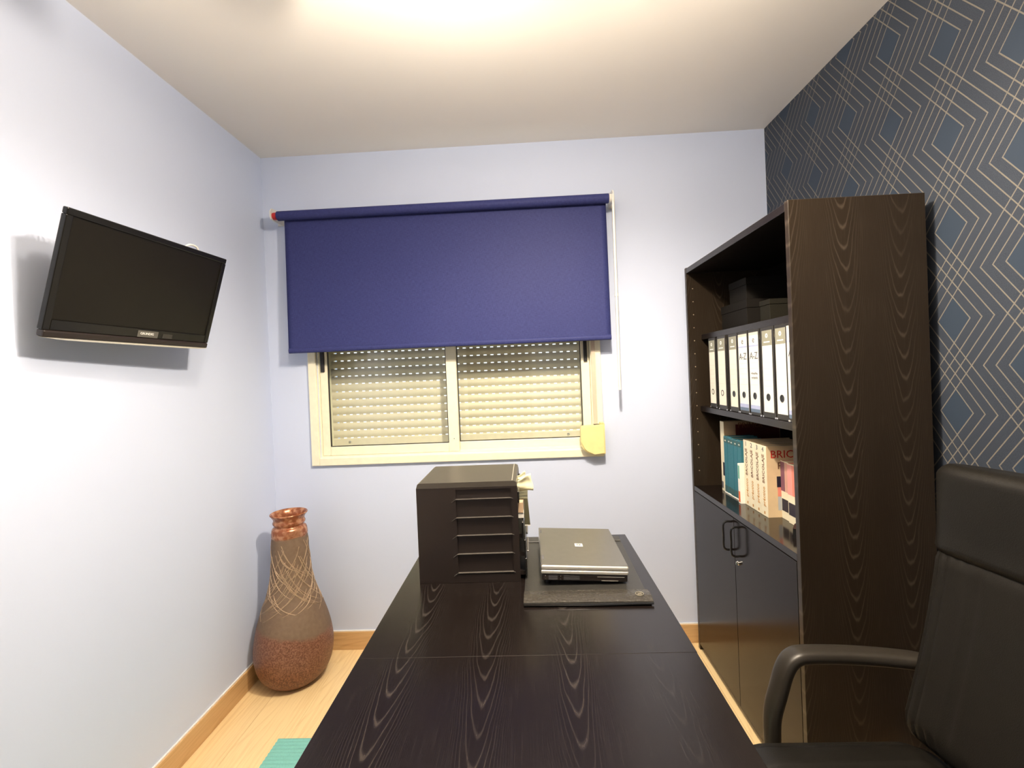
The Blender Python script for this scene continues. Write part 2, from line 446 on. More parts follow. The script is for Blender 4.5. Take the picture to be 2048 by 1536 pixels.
# ------------------------------------------------------------------ window
win = empty('window_1', (-0.365, D, WZ0), 'cream sliding window of two sashes', kind='structure')
FX0, FX1, FZ0, FZ1 = -1.098, 0.366, 0.934, 2.10
fw_ = 0.040
bm = bmesh.new()                                            # face frame, proud of the plaster
for (a_, b_, c_, d_) in ((FX0, FX0 + fw_, FZ0, FZ1), (FX1 - fw_, FX1, FZ0, FZ1), (FX0 + fw_, FX1 - fw_, FZ0, FZ0 + fw_ - 0.002), (FX0 + fw_, FX1 - fw_, FZ1 - fw_, FZ1)):
    bx(bm, a_, b_, D - 0.016, D + 0.002, c_, d_, 0.003)
obj('outer_frame', bm, alu, win)
bm = bmesh.new()                                            # lining of the opening with the running rails
bx(bm, WX0, WX0 + 0.008, D + 0.002, D + 0.10, WZ0, WZ1); bx(bm, WX1 - 0.008, WX1, D + 0.002, D + 0.10, WZ0, WZ1)
bx(bm, WX0 + 0.008, WX1 - 0.008, D + 0.002, D + 0.10, WZ0, WZ0 + 0.008); bx(bm, WX0 + 0.008, WX1 - 0.008, D + 0.002, D + 0.10, WZ1 - 0.008, WZ1)
bx(bm, WX0 + 0.008, WX1 - 0.008, D + 0.030, D + 0.034, WZ0 + 0.008, WZ0 + 0.014)
obj('track_lining', bm, alu, win)
def sash(x0, x1, y, ls, rs, label):
    z0, z1 = WZ0 + 0.0085, WZ1 - 0.0085; t = 0.024; rail = 0.044
    bm = bmesh.new()
    bx(bm, x0, x0 + ls, y, y + t, z0, z1, 0.003); bx(bm, x1 - rs, x1, y, y + t, z0, z1, 0.003)
    bx(bm, x0 + ls, x1 - rs, y + 0.001, y + t - 0.001, z0, z0 + rail, 0.003); bx(bm, x0 + ls, x1 - rs, y + 0.001, y + t - 0.001, z1 - rail, z1, 0.003)
    s = obj('sash', bm, alu, win); s['label'] = label
    bm = bmesh.new(); e = 0.0035
    X0, X1, Z0, Z1 = x0 + ls, x1 - rs, z0 + rail, z1 - rail
    bx(bm, X0, X0 + e, y + 0.006, y + 0.016, Z0, Z1); bx(bm, X1 - e, X1, y + 0.006, y + 0.016, Z0, Z1)
    bx(bm, X0 + e, X1 - e, y + 0.006, y + 0.016, Z0, Z0 + e); bx(bm, X0 + e, X1 - e, y + 0.006, y + 0.016, Z1 - e, Z1)
    obj('glazing_seal', bm, rubber, s)
    obj('pane', box(X0 + 0.001, X1 - 0.001, y + 0.0095, y + 0.0125, Z0 + 0.001, Z1 - 0.001), glass, s)
    return s
sl = sash(WX0 + 0.0085, -0.352, D + 0.005, 0.038, 0.052, 'left sash, sliding in front')
sr = sash(-0.398, WX1 - 0.0085, D + 0.036, 0.044, 0.042, 'right sash, sliding behind')
obj('latch', box(-1.040, -1.020, D - 0.004, D + 0.0055, 1.405, 1.55, 0.003), rubber, sl)
obj('latch', box(0.288, 0.306, D + 0.026, D + 0.0365, 1.405, 1.55, 0.003), rubber, sr)
bm = bmesh.new(); lathe(bm, [(0.0022, 0), (0.0022, -0.0006)], (-0.377, D + 0.005, 1.045), 10, 'Y'); obj('drain_screw', bm, rubber, sl)

# roller shutter outside the glass: one slat after the other, slots between them
SY = D + 0.135
sh = empty('roller_shutter', (-0.365, SY, 1.0), 'lowered cream roller shutter with light showing through its slots', 'roller shutter')
SP = 0.0412; SX0, SX1 = WX0 + 0.004, WX1 - 0.004
bm = bmesh.new()
n = 7; prof = []
for k in range(n + 1):
    tz = k / n; prof.append((-0.0060 * math.sin(math.pi * tz), 0.0048 + tz * (SP - 0.0056)))
outl = [(SY + a_, z) for a_, z in prof] + [(SY + 0.007 + a_ * 0.5, z) for a_, z in reversed(prof)]
prism(bm, outl, 'X', SX0, SX1)
xx = SX0 + 0.004
while xx < SX1 - 0.018:
    bx(bm, xx, xx + 0.020, SY + 0.001, SY + 0.005, -0.0012, 0.0054); xx += 0.0365
s0 = None
for k in range(26):
    if s0 is None:
        s0 = obj('slat', bm, slatm, sh, smooth=True); s = s0
        zbase = s0.location.z
    else:
        s = bpy.data.objects.new('slat', s0.data); C.objects.link(s); s.parent = sh
    s.location = (0, 0, 1.050 + k * SP)
bm = box(SX0, SX1, SY - 0.007, SY + 0.008, WZ0 + 0.030, 1.0495, 0.003); bb = obj('bottom_bar', bm, slatm, sh)
for x in (-0.955, 0.205):
    bm = bmesh.new(); lathe(bm, [(0.0075, -0.007), (0.0070, -0.0095), (0.0035, -0.0098), (0.003, -0.0085)], (x, SY, 1.030), 16, 'Y'); obj('stop_screw', bm, chrome, bb, smooth=True)
for x, s_ in ((SX0 - 0.004, 1), (SX1 + 0.004, -1)):
    bm = bmesh.new(); prism(bm, [(x, SY - 0.030), (x + s_ * 0.022, SY - 0.030), (x + s_ * 0.022, SY - 0.0275), (x + s_ * 0.0025, SY - 0.0275), (x + s_ * 0.0025, SY + 0.0275), (x + s_ * 0.022, SY + 0.0275), (x + s_ * 0.022, SY + 0.030), (x, SY + 0.030)], 'Z', WZ0, WZ1)
    obj('side_guide', bm, alu, sh)

# strap winder on the window frame
sg = empty('strap_winder', (0.31, D, 0.95), 'yellowed plastic strap winder at the lower right of the window', 'strap winder')
bm = bmesh.new()
pts = [(0.366, 1.098), (0.366, 0.952)]
for k in range(7):
    a_ = math.radians(270 - k * 15); pts.append((0.312 + 0.062 * math.cos(a_), 1.014 + 0.062 * math.sin(a_)))
pts += [(0.250, 1.075), (0.254, 1.086), (0.264, 1.090)]
prism(bm, pts, 'Y', D - 0.060, D - 0.0165)
bmesh.ops.bevel(bm, geom=[e for e in bm.edges if abs(e.verts[0].co.y - e.verts[1].co.y) < 1e-5 and e.verts[0].co.y < D - 0.05], offset=0.006, segments=2, affect='EDGES')
obj('cover', bm, yellowp, sg, smooth=True)
obj('hinge_clip', box(0.345, 0.364, D - 0.050, D - 0.020, 1.098, 1.106, 0.002), yellowp, sg)
obj('strap_slot', box(0.315, 0.342, D - 0.052, D - 0.030, 1.0925, 1.097, 0.001), rubber, sg)
obj('strap', box(0.3185, 0.3385, D - 0.0205, D - 0.0185, 1.094, 2.0, 0.0004, 1), strapm, sg)

# ------------------------------------------------------------------ roller blind
BY = D - 0.100
bl = empty('roller_blind', (-0.37, D, 1.5), 'navy blue roller blind half lowered over the window', 'roller blind')
BX0, BX1, RZ = -1.172, 0.419, 2.166
bm = bmesh.new(); lathe(bm, [(0.021, BX0), (0.0225, BX0 + 0.001), (0.0225, BX1 - 0.001), (0.021, BX1)], (0, BY, RZ), 32, 'X'); obj('fabric_roll', bm, navy, bl, smooth=True)
# fabric falling from the back of the roll, gently rippled near the hem
bm = bmesh.new(); NX, NZ = 60, 40; grid = []
for i in range(NZ + 1):
    row = []
    tz = i / NZ; z = RZ - 0.004 - tz * (RZ - 0.004 - 1.524)
    for j in range(NX + 1):
        x = -1.150 + (0.408 + 1.150) * j / NX
        rip = 0.0035 * tz * math.sin(x * 6.5 + 1.0) + 0.0015 * tz ** 2 * math.sin(x * 17)
        yy = BY + 0.0195 - 0.012 * tz + rip
        row.append((x, yy, z))
    grid.append(row)
fr = [[bm.verts.new(p) for p in row] for row in grid]; bk = [[bm.verts.new((p[0], p[1] + 0.0008, p[2])) for p in row] for row in grid]
for i in range(NZ):
    for j in range(NX):
        bm.faces.new((fr[i][j], fr[i][j + 1], fr[i + 1][j + 1], fr[i + 1][j])); bm.faces.new((bk[i][j], bk[i + 1][j], bk[i + 1][j + 1], bk[i][j + 1]))
for i in range(NZ):
    for j in (0, NX): bm.faces.new((fr[i][j], fr[i + 1][j], bk[i + 1][j], bk[i][j]))
fab = obj('fabric', bm, navy, bl, smooth='all')
bm = bmesh.new(); pts = []
for k in range(0, NX + 1, 2): pts.append((grid[-1][k][0], grid[-1][k][1] + 0.001, 1.513))
tube(bm, pts, 0.0125, 12); hem = obj('hem_bar', bm, navy, bl, smooth=True)
for v in hem.data.vertices: v.co.y = v.co.y * 0.55 + (BY + 0.009 - D) * 0.45
def bracket(x, sgn):
    bm = bmesh.new()
    prism(bm, [(D - 0.001, RZ + 0.052), (D - 0.001, RZ - 0.016), (D - 0.085, RZ - 0.020), (D - 0.118, RZ - 0.019), (D - 0.126, RZ - 0.004), (D - 0.124, RZ + 0.018), (D - 0.112, RZ + 0.034), (D - 0.060, RZ + 0.040), (D - 0.030, RZ + 0.052)], 'X', x - 0.0025, x + 0.0025)
    bx(bm, min(x, x + sgn * 0.028), max(x, x + sgn * 0.028), D - 0.004, D - 0.0005, RZ - 0.016, RZ + 0.052)
    return obj('bracket', bm, whitep, bl)
bL = bracket(-1.196, -1); bR = bracket(0.437, 1)
bm = bmesh.new(); lathe(bm, [(0.008, -1.1945), (0.0165, -1.194), (0.0175, -1.186), (0.0175, -1.178), (0.015, -1.175), (0.015, BX0)], (0, BY, RZ), 28, 'X'); p_ = obj('end_plug', bm, redp, bl, smooth=True); p_['label'] = 'red end plug of the roller'
bm = bmesh.new(); lathe(bm, [(0.017, BX1), (0.019, BX1 + 0.002), (0.019, BX1 + 0.014), (0.008, BX1 + 0.016)], (0, BY, RZ), 24, 'X'); obj('end_plug', bm, whitep, bl, smooth=True)
bm = bmesh.new(); tube(bm, smoothpath([(0.437, BY - 0.004, RZ + 0.012), (0.436, BY - 0.020, RZ + 0.006), (0.435, BY - 0.026, RZ - 0.025), (0.4345, BY - 0.024, RZ - 0.06), (0.434, BY - 0.022, 1.75), (0.4335, BY - 0.020, 1.262)], 6), 0.0062, 10); rod = obj('crank_rod', bm, whitep, bl, smooth=True)
bm = bmesh.new(); tube(bm, [(0.434, BY - 0.0215, 1.70), (0.434, BY - 0.0215, 1.715)], 0.0082, 10); obj('rod_joint', bm, whitep, rod)

# ------------------------------------------------------------------ television
TW, TH = 0.549, 0.339
tv = empty('wall_television', (-1.1566, 1.4035, 1.658), 'black flat television tilted down from the left wall', 'television')
tn = Vector((math.cos(0.084) * math.cos(0.299), -math.sin(0.084) * math.cos(0.299), -math.sin(0.299)))
tw = Vector((math.sin(0.084), math.cos(0.084), 0)); tu = tn.cross(tw)
tv.rotation_euler = Matrix((tw, tu, tn)).transposed().to_euler()      # local x to the right, y up, z out of the screen
TM = Matrix((tw, tu, tn)).transposed().to_4x4(); TM.translation = tv.location; TI = TM.inverted()
tv_gloss = plain('black_television_plastic', (0.008, 0.0075, 0.0065), 0.22, spec=0.3)
b_ = 0.018; lowb = 0.050
bm = bmesh.new()
bx(bm, -TW / 2, TW / 2, TH / 2 - b_, TH / 2, -0.016, 0.0, 0.003); bx(bm, -TW / 2, -TW / 2 + b_, -TH / 2 + 0.022, TH / 2 - b_, -0.016, 0.0, 0.002); bx(bm, TW / 2 - b_, TW / 2, -TH / 2 + 0.022, TH / 2 - b_, -0.016, 0.0, 0.002)
bez = obj('bezel', bm, tv_gloss, tv, True)
obj('lower_fascia', box(-TW / 2 + b_, TW / 2 - b_, -TH / 2 + 0.0225, -TH / 2 + lowb, -0.016, -0.0005, 0.0015), tv_gloss, tv, True)
obj('speaker_strip', box(-TW / 2 + 0.002, TW / 2 - 0.002, -TH / 2 + 0.004, -TH / 2 + 0.022, -0.018, 0.004, 0.004), black_matt, tv, True)
bm = bmesh.new()
pts = [(-TW / 2 + 0.002, -TH / 2 + 0.0035)] + [(-TW / 2 + 0.002 + TW * t - 0.004 * t, -TH / 2 - 0.0015 + 0.005 * (2 * abs(t - 0.5)) ** 8) for t in [k / 16 for k in range(17)]] + [(TW / 2 - 0.002, -TH / 2 + 0.0038)]
prism(bm, pts, 'Z', -0.018, 0.005); obj('silver_trim', bm, silver, tv, True)
obj('screen', box(-TW / 2 + b_, TW / 2 - b_, -TH / 2 + lowb + 0.0005, TH / 2 - b_, -0.012, -0.004), screen_m, tv, True)
bm = bmesh.new(); bx(bm, -TW / 2 + 0.020, TW / 2 - 0.012, -TH / 2 + 0.012, TH / 2 - 0.008, -0.042, -0.0165, 0.010); bx(bm, -0.18, 0.18, -0.12, 0.12, -0.074, -0.0425, 0.010)
obj('back_cover', bm, black_matt, tv, True)
for k in range(14):
    bm = box(-0.240 + k * 0.013, -0.234 + k * 0.013, TH / 2 - 0.0075, TH / 2 - 0.001, -0.040, -0.0168); obj('vent_fin', bm, black_matt, tv, True)
bdg = obj('logo_badge', box(-0.012, 0.060, -TH / 2 + 0.024, -TH / 2 + 0.045, -0.0005, 0.0008, 0.0003, 1), plain('smoked_badge', (0.10, 0.095, 0.085), 0.25), tv, True)
text('logo_lettering', 'GRUNDIG', 0.0105, white_mark, bdg, Matrix.Translation((0.020, -TH / 2 + 0.0355, 0.0012)))
obj('status_window', box(0.078, 0.115, -TH / 2 + 0.026, -TH / 2 + 0.040, -0.0005, 0.0005), plain('status_grey', (0.03, 0.028, 0.025), 0.3), tv, True)
# wall arm: plate on the wall, pivot arm to the back of the set
bm = bmesh.new(); c_ = Vector((A + 0.006, 1.43, 1.66))
bx(bm, A + 0.0005, A + 0.010, 1.38, 1.48, 1.58, 1.74, 0.003)
tube(bm, [(A + 0.010, 1.43, 1.66), (A + 0.030, 1.43, 1.66)], 0.022, 16)
bmesh.ops.transform(bm, matrix=TI, verts=bm.verts); obj('wall_plate', bm, black_matt, tv, True)
bm = bmesh.new(); endp = TM @ Vector((0.0, 0.0, -0.0745)); tube(bm, [(A + 0.028, 1.43, 1.66), endp], 0.014, 12)
bmesh.ops.transform(bm, matrix=TI, verts=bm.verts); obj('tilt_arm', bm, black_matt, tv, True)
# white cable looping over the back near the right end
bm = bmesh.new(); cp = [TM @ Vector(p) for p in ((0.135, 0.13, -0.056), (0.155, 0.172, -0.062), (0.180, 0.183, -0.064), (0.205, 0.176, -0.062), (0.222, 0.130, -0.056))]
tube(bm, smoothpath(cp, 6), 0.0035, 8); bmesh.ops.transform(bm, matrix=TI, verts=bm.verts); obj('white_cable', bm, whitep, tv, True, smooth=True)

# ------------------------------------------------------------------ desk
DX0, DX1, DY0, DYS, DY1, DZ = -0.4045, 0.3476, 0.14, 1.025, 1.7733, 0.73
dk = empty('desk', (-0.03, 0.95, 0), 'long black ash desk running from the viewer towards the window', 'desk')
obj('table_top', box(DX0, DX1, DY0, DYS - 0.0002, DZ - 0.026, DZ, 0.0008, 1), desk_wood, dk)
obj('table_top', box(DX0, DX1 + 0.001, DYS + 0.0002, DY1, DZ - 0.026, DZ - 0.0001, 0.0008, 1), desk_wood, dk)
obj('end_panel', box(DX0 + 0.06, DX1 - 0.06, DY1 - 0.10, DY1 - 0.076, 0.0, DZ - 0.0265, 0.001, 1), side_wood, dk)
obj('end_panel', box(DX0 + 0.06, DX1 - 0.06, DY0 + 0.05, DY0 + 0.074, 0.0, DZ - 0.0265, 0.001, 1), side_wood, dk)
obj('stretcher_panel', box(-0.045, -0.021, DY0 + 0.0745, DY1 - 0.1005, 0.32, DZ - 0.0265, 0.001, 1), side_wood, dk)

# rug
rg = empty('rug', (-0.7, 1.2, 0), 'sea green ribbed rug on the floor left of the desk', 'rug')
bm = bmesh.new(); ny = 74; X0r, X1r, Y0r, Y1r = -0.998, -0.40, 0.50, 1.722
outl = []
for k in range(ny):
    y = Y0r + (Y1r - Y0r) * k / ny; st_ = (Y1r - Y0r) / ny
    outl += [(y + st_ * 0.10, 0.0075), (y + st_ * 0.5, 0.0105), (y + st_ * 0.90, 0.0075)]
outl += [(Y1r, 0.005), (Y1r, 0.0006), (Y0r, 0.0006), (Y0r, 0.005)]
lo = [bm.verts.new((X0r, p[0], p[1])) for p in outl]; hi = [bm.verts.new((X1r, p[0], p[1])) for p in outl]
for k in range(len(outl)):
    j = (k + 1) % len(outl); bm.faces.new((lo[k], lo[j], hi[j], hi[k]))
bm.faces.new(lo); bm.faces.new(hi)
obj('ribbed_pile', bm, teal_rug, rg)

# ------------------------------------------------------------------ bookcase
XB, XE, YN, YF, HB = 0.777, 1.164, 1.378, 2.262, 1.829
T = 0.020
bc = empty('bookcase', (0.97, 1.82, 0), 'tall black ash bookcase with two lower doors beside the window', 'bookcase')
obj('side_panel', box(XB, XE, YN, YN + T, 0, HB, 0.0012, 1), side_wood, bc)
obj('side_panel', box(XB, XE, YF - T, YF, 0, HB, 0.0012, 1), side_wood, bc)
yi0, yi1 = YN + T + 0.0004, YF - T - 0.0004
obj('top_panel', box(XB + 0.001, XE, yi0, yi1, HB - 0.027, HB - 0.003, 0.001, 1), flat_wood, bc)
obj('back_panel', box(XE - 0.012, XE - 0.008, yi0, yi1, 0.06, HB - 0.0275), flat_wood, bc)
S1T, S2T, S3T = 1.508, 1.168, 0.788
obj('shelf', box(0.838, XE - 0.0125, yi0, yi1, S1T - 0.025, S1T, 0.001, 1), flat_wood, bc)
obj('shelf', box(0.822, XE - 0.0125, yi0, yi1, S2T - 0.025, S2T, 0.001, 1), flat_wood, bc)
gl_shelf = wood_black('polished_black_shelf', 'X', 'Y', 0.0, 0.3, 1.0, 0.13, amt=0.35)
obj('shelf', box(XB + 0.001, XE - 0.0125, yi0, yi1, S3T - 0.022, S3T, 0.001, 1), gl_shelf, bc)
obj('plinth', box(XB + 0.03, XB + 0.046, yi0, yi1, 0.0, 0.056), flat_wood, bc)
obj('bottom_panel', box(XB + 0.0205, XE - 0.0125, yi0, yi1, 0.0565, 0.0785), flat_wood, bc)
ym = (yi0 + yi1) / 2; dz0, dz1 = 0.028, S3T - 0.0245
d1 = obj('door', box(XB, XB + 0.018, yi0 + 0.0015, ym - 0.001, dz0, dz1, 0.001, 1), door_wood, bc)
d2 = obj('door', box(XB, XB + 0.018, ym + 0.001, yi1 - 0.0015, dz0, dz1, 0.001, 1), door_wood, bc)
for d_, y in ((d1, 1.779), (d2, 1.848)):
    bm = bmesh.new(); z0, z1, q = 0.632, 0.742, 0.030
    tube(bm, smoothpath([(XB, y, z1), (XB - q * 0.6, y, z1), (XB - q, y, z1 - 0.012), (XB - q, y, (z0 + z1) / 2), (XB - q, y, z0 + 0.012), (XB - q * 0.6, y, z0), (XB, y, z0)], 5), 0.0042, 10)
    h_ = obj('handle', bm, black_gloss, d_, smooth=True)
bm = bmesh.new(); lathe(bm, [(0.0085, XB), (0.0085, XB - 0.004), (0.007, XB - 0.006), (0.0, XB - 0.0065)], (0, 1.786, 0.603), 20, 'X', False)
bx(bm, XB - 0.012, XB - 0.006, 1.784, 1.788, 0.597, 0.609, 0.001, 1)
lk = obj('lock', bm, chrome, d1, smooth=True); lk['label'] = 'small chrome lock'
for k in range(15):                                           # rows of shelf-pin holes on the inner sides
    for yy, e in ((YF - T - 0.0006, 0), (YN + T + 0.0006, 0)):
        bm = bmesh.new(); lathe(bm, [(0.0028, yy - 0.0004), (0.0028, yy + 0.0004)], (XB + 0.028, 0, 0.86 + k * 0.062), 8, 'Y')
        obj('pin_hole', bm, plain('bare_board', (0.30, 0.24, 0.17), 0.8) if k == 0 and yy > 2 else bpy.data.materials['bare_board'], bc)

# ------------------------------------------------------------------ binders
BXF = 0.830; BD = 0.285; BH = 0.314
bspec = [  # centre y, width, front x, label half-width, style, label text
    (2.119, 0.078, 0.836, 0.030, 'grey', 'black box binder farthest from the viewer, paper corner poking out on top'),
    (1.994, 0.086, 0.826, 0.034, 'grey', 'black binder, second from the window, grey topped label and pale ring hole'),
    (1.894, 0.084, 0.830, 0.031, 'grey', 'black binder, grey topped label, directly left of the A-Z binders'),
    (1.808, 0.082, 0.830, 0.035, 'az', 'black binder with blank A-Z label, left one of the A-Z pair'),
    (1.718, 0.084, 0.828, 0.034, 'az', 'black binder with handwriting on its A-Z label, right one of the pair'),
    (1.624, 0.088, 0.828, 0.032, 'grey', 'black binder with grey topped label directly right of the A-Z pair'),
    (1.539, 0.078, 0.828, 0.0295, 'grey', 'black binder with grey topped label, second right of the A-Z pair'),
    (1.458, 0.078, 0.824, 0.036, 'az', 'black binder nearest the bookcase side, only a white label strip showing')]
FACE = lambda x, y, z: basis((0, -1, 0), (0, 0, 1), (x, y, z))         # lettering on a face that looks to -X
for i, (yc, wd, xf, lh, sty, lab) in enumerate(bspec):
    r = empty('lever_arch_binder', (xf + BD / 2, yc, S2T), lab, 'binder', 'lever arch binders on the middle shelf')
    y0, y1 = yc - wd / 2, yc + wd / 2; z0 = S2T + 0.0005; z1 = z0 + BH
    bm = bmesh.new()
    bx(bm, xf, xf + 0.004, y0 + 0.002, y1 - 0.002, z0, z1, 0.0015, 1)
    bx(bm, xf + 0.004, xf + BD, y0, y0 + 0.003, z0, z1, 0.001, 1); bx(bm, xf + 0.004, xf + BD, y1 - 0.003, y1, z0, z1, 0.001, 1)
    obj('case', bm, marble, r)
    obj('paper_block', box(xf + 0.03, xf + BD - 0.02, y0 + 0.006, y1 - 0.006, z0 + 0.008, z0 + 0.300), pages, r)
    l0, l1 = yc - lh, yc + lh; xl = xf - 0.0006
    lz0, lz1 = (z0 + 0.020, z1 - 0.012) if sty == 'grey' else (z0 + 0.012, z1 - 0.010)
    L = obj('spine_label', box(xl, xf - 0.0001, l0, l1, lz0, lz1), label_cream if i < 3 else label_white, r)
    xt = xl - 0.0003
    def strip(name, a0, a1, b0, b1, m): return obj(name, box(xt, xl - 0.00005, a0, a1, b0, b1), m, L)
    hz = z0 + 0.072
    if sty == 'grey':
        strip('header_band', l0, l1, lz1 - 0.052, lz1, label_grey)
        bm = bmesh.new(); lathe(bm, [(0.008, xt - 0.0002), (0.008, xt)], (0, yc, lz1 - 0.018), 20, 'X'); dm = obj('round_mark', bm, white_mark, L)
        bm = bmesh.new(); lathe(bm, [(0.003, xt - 0.0004), (0.003, xt - 0.0002)], (0, yc, lz1 - 0.018), 12, 'X'); obj('mark_dot', bm, label_grey, L)
        obj('header_text_line', box(xt - 0.0002, xt, yc - lh * 0.62, yc + lh * 0.62, lz1 - 0.042, lz1 - 0.038), white_mark, L)
    else:
        strip('top_band', l0, l1, lz1 - 0.010, lz1, pale_line)
        text('round_e_mark', 'e', 0.034, dark_print, L, Matrix.Translation(-r.location) @ FACE(xt, yc, lz1 - 0.027))
        strip('blue_band', l0, l1, lz1 - 0.052, lz1 - 0.046, label_blue)
        text('a_to_z_lettering', 'A-Z', 0.036, dark_print, L, Matrix.Translation(-r.location) @ FACE(xt, yc, lz1 - 0.086))
        strip('lower_blue_band', l0, l1, lz0 + 0.012, lz0 + 0.026, label_blue); strip('bottom_band', l0, l1, lz0, lz0 + 0.012, label_navy)
    for k in range(6):
        zz = lz1 - 0.112 - k * 0.020
        if zz > hz + 0.025: strip('ruled_line', l0 + 0.006, l1 - 0.006, zz, zz + 0.0008, pale_line)
    if i == 4:
        for k, zz in enumerate((lz1 - 0.150, lz1 - 0.166)):
            bm = bmesh.new(); tube(bm, [(xt, yc + 0.022 - 0.044 * t, zz + 0.003 * math.sin(t * 31 + k) + 0.0015 * math.sin(t * 77)) for t in [j / 24 for j in range(25)]], 0.0009, 5); obj('handwriting', bm, dark_print, L)
    rim = i in (0, 1)
    bm = bmesh.new(); lathe(bm, [(0.0125, xl - 0.0012), (0.0125, xl), (0.0095, xl), (0.0095, xl - 0.0012), (0.0125, xl - 0.0012)], (0, yc, hz), 24, 'X', False); obj('finger_ring', bm, black_gloss, r, smooth=True)
    bm = bmesh.new(); lathe(bm, [(0.0095, xl - 0.0004), (0.0095, xl + 0.0003)], (0, yc, hz), 24, 'X'); obj('finger_hole', bm, label_cream if rim else rubber, r)
    for yy in (y0 + 0.004, y1 - 0.004): obj('edge_guard', box(xf - 0.0012, xf + 0.02, yy - 0.0035, yy + 0.0035, z0, z0 + 0.006, 0.001, 1), chrome, r)
    if i == 0:
        bm = bmesh.new(); vs4 = [bm.verts.new(p) for p in ((xf + 0.004, y1 - 0.006, z1 + 0.0006), (xf + 0.004, y0 + 0.006, z1 + 0.0008), (xf + 0.05, y0 + 0.012, z1 + 0.008), (xf + 0.05, y1 - 0.006, z1 + 0.0012))]
        f_ = bm.faces.new(vs4); bmesh.ops.solidify(bm, geom=[f_], thickness=0.0006); obj('loose_sheet', bm, label_white, r)

# ------------------------------------------------------------------ books
def book(name, label, group, x0, x1, y0, y1, z0, z1, cover, spine=None, cat='book'):
    """spine at x0 (towards the room), covers on both y faces, page block inside"""
    r = empty(name, ((x0 + x1) / 2, (y0 + y1) / 2, z0), label, cat, group)
    t = 0.0018
    sp = obj('spine', box(x0, x0 + t, y0, y1, z0, z1, 0.0007, 1), spine or cover, r)
    c1 = obj('cover', box(x0 + t, x1, y0, y0 + t, z0, z1), cover, r); c2 = obj('cover', box(x0 + t, x1, y1 - t, y1, z0, z1), cover, r)
    obj('page_block', box(x0 + t + 0.0005, x1 - 0.003, y0 + t, y1 - t, z0 + 0.003, z1 - 0.003), pages, r)
    return r, sp, c1
S3 = S3T + 0.0004
r, sp, cv = book('tall_picture_book', 'tall tan picture book with a dark red cover against the bookcase end', 'books on the lower shelf', 0.872, 1.12, 2.112, 2.150, S3, 1.104, tan_dark, cream_book)
obj('cover_picture', box(0.925, 1.118, 2.1114, 2.1119, S3 + 0.03, 1.090), darkred, cv)
text('cover_title', 'PRIMER', 0.034, brown_print, cv, Matrix.Translation(-r.location) @ basis((1, 0, 0), (0, 0, 1), (0.99, 2.1108, 1.085)))
obj('spine_picture', box(0.8714, 0.8719, 2.114, 2.130, 0.86, 0.92), black_print, sp); obj('spine_picture', box(0.8714, 0.8719, 2.132, 2.148, 0.80, 0.83), dark_print, sp)
obj('white_booklet', box(0.866, 1.05, 1.934, 2.108, S3, S3 + 0.005, 0.0005, 1), label_white)
tag(bpy.data.objects['white_booklet'], 'thin white booklet lying flat under the teal books', 'booklet')
ords = ['first', 'second', 'third', 'fourth', 'fifth']
for k in range(5):
    y1 = 2.106 - k * 0.0326
    nm = ['teal book, first of five, touching the tall tan picture book', 'teal book, second of five from the window side', 'teal book in the middle of the row of five', 'teal book, fourth of five from the window side', 'teal book, last of five, beside the white and orange booklet'][k]
    r, sp, cv = book('teal_book', nm, 'teal books on the lower shelf', 0.868 + 0.002 * math.sin(k * 2.1), 0.985, y1 - 0.0318, y1, S3 + 0.0055, 1.042 + 0.003 * math.sin(k * 1.7), teal_m)
    x0 = 0.868 + 0.002 * math.sin(k * 2.1)
    obj('title_band', box(x0 - 0.0004, x0 - 0.00005, y1 - 0.0314, y1 - 0.0004, 1.014, 1.036), teal_dark, sp)
    obj('foot_band', box(x0 - 0.0004, x0 - 0.00005, y1 - 0.0314, y1 - 0.0004, S3 + 0.008, S3 + 0.035), teal_dark, sp)
    obj('volume_mark', box(x0 - 0.0007, x0 - 0.00045, y1 - 0.024, y1 - 0.010, 1.021, 1.026), plain('worn_white_print', (0.55, 0.58, 0.52), 0.7) if k == 0 else bpy.data.materials['worn_white_print'], sp)
r, sp, cv = book('slim_booklet', 'slim white booklet with orange and green spine beside the teal books', 'books on the lower shelf', 0.852, 1.0, 1.9225, 1.9400, S3, 0.952, label_white, label_white)
obj('green_block', box(0.8515, 0.8519, 1.9240, 1.9370, 0.890, 0.944), green_p, sp); obj('orange_block', box(0.8515, 0.8519, 1.9240, 1.9370, S3 + 0.006, 0.838), orange, sp)
SPV = lambda x, y, z: basis((0, 0, 1), (0, 1, 0), (x, y, z))            # letters running up a spine that looks to -X
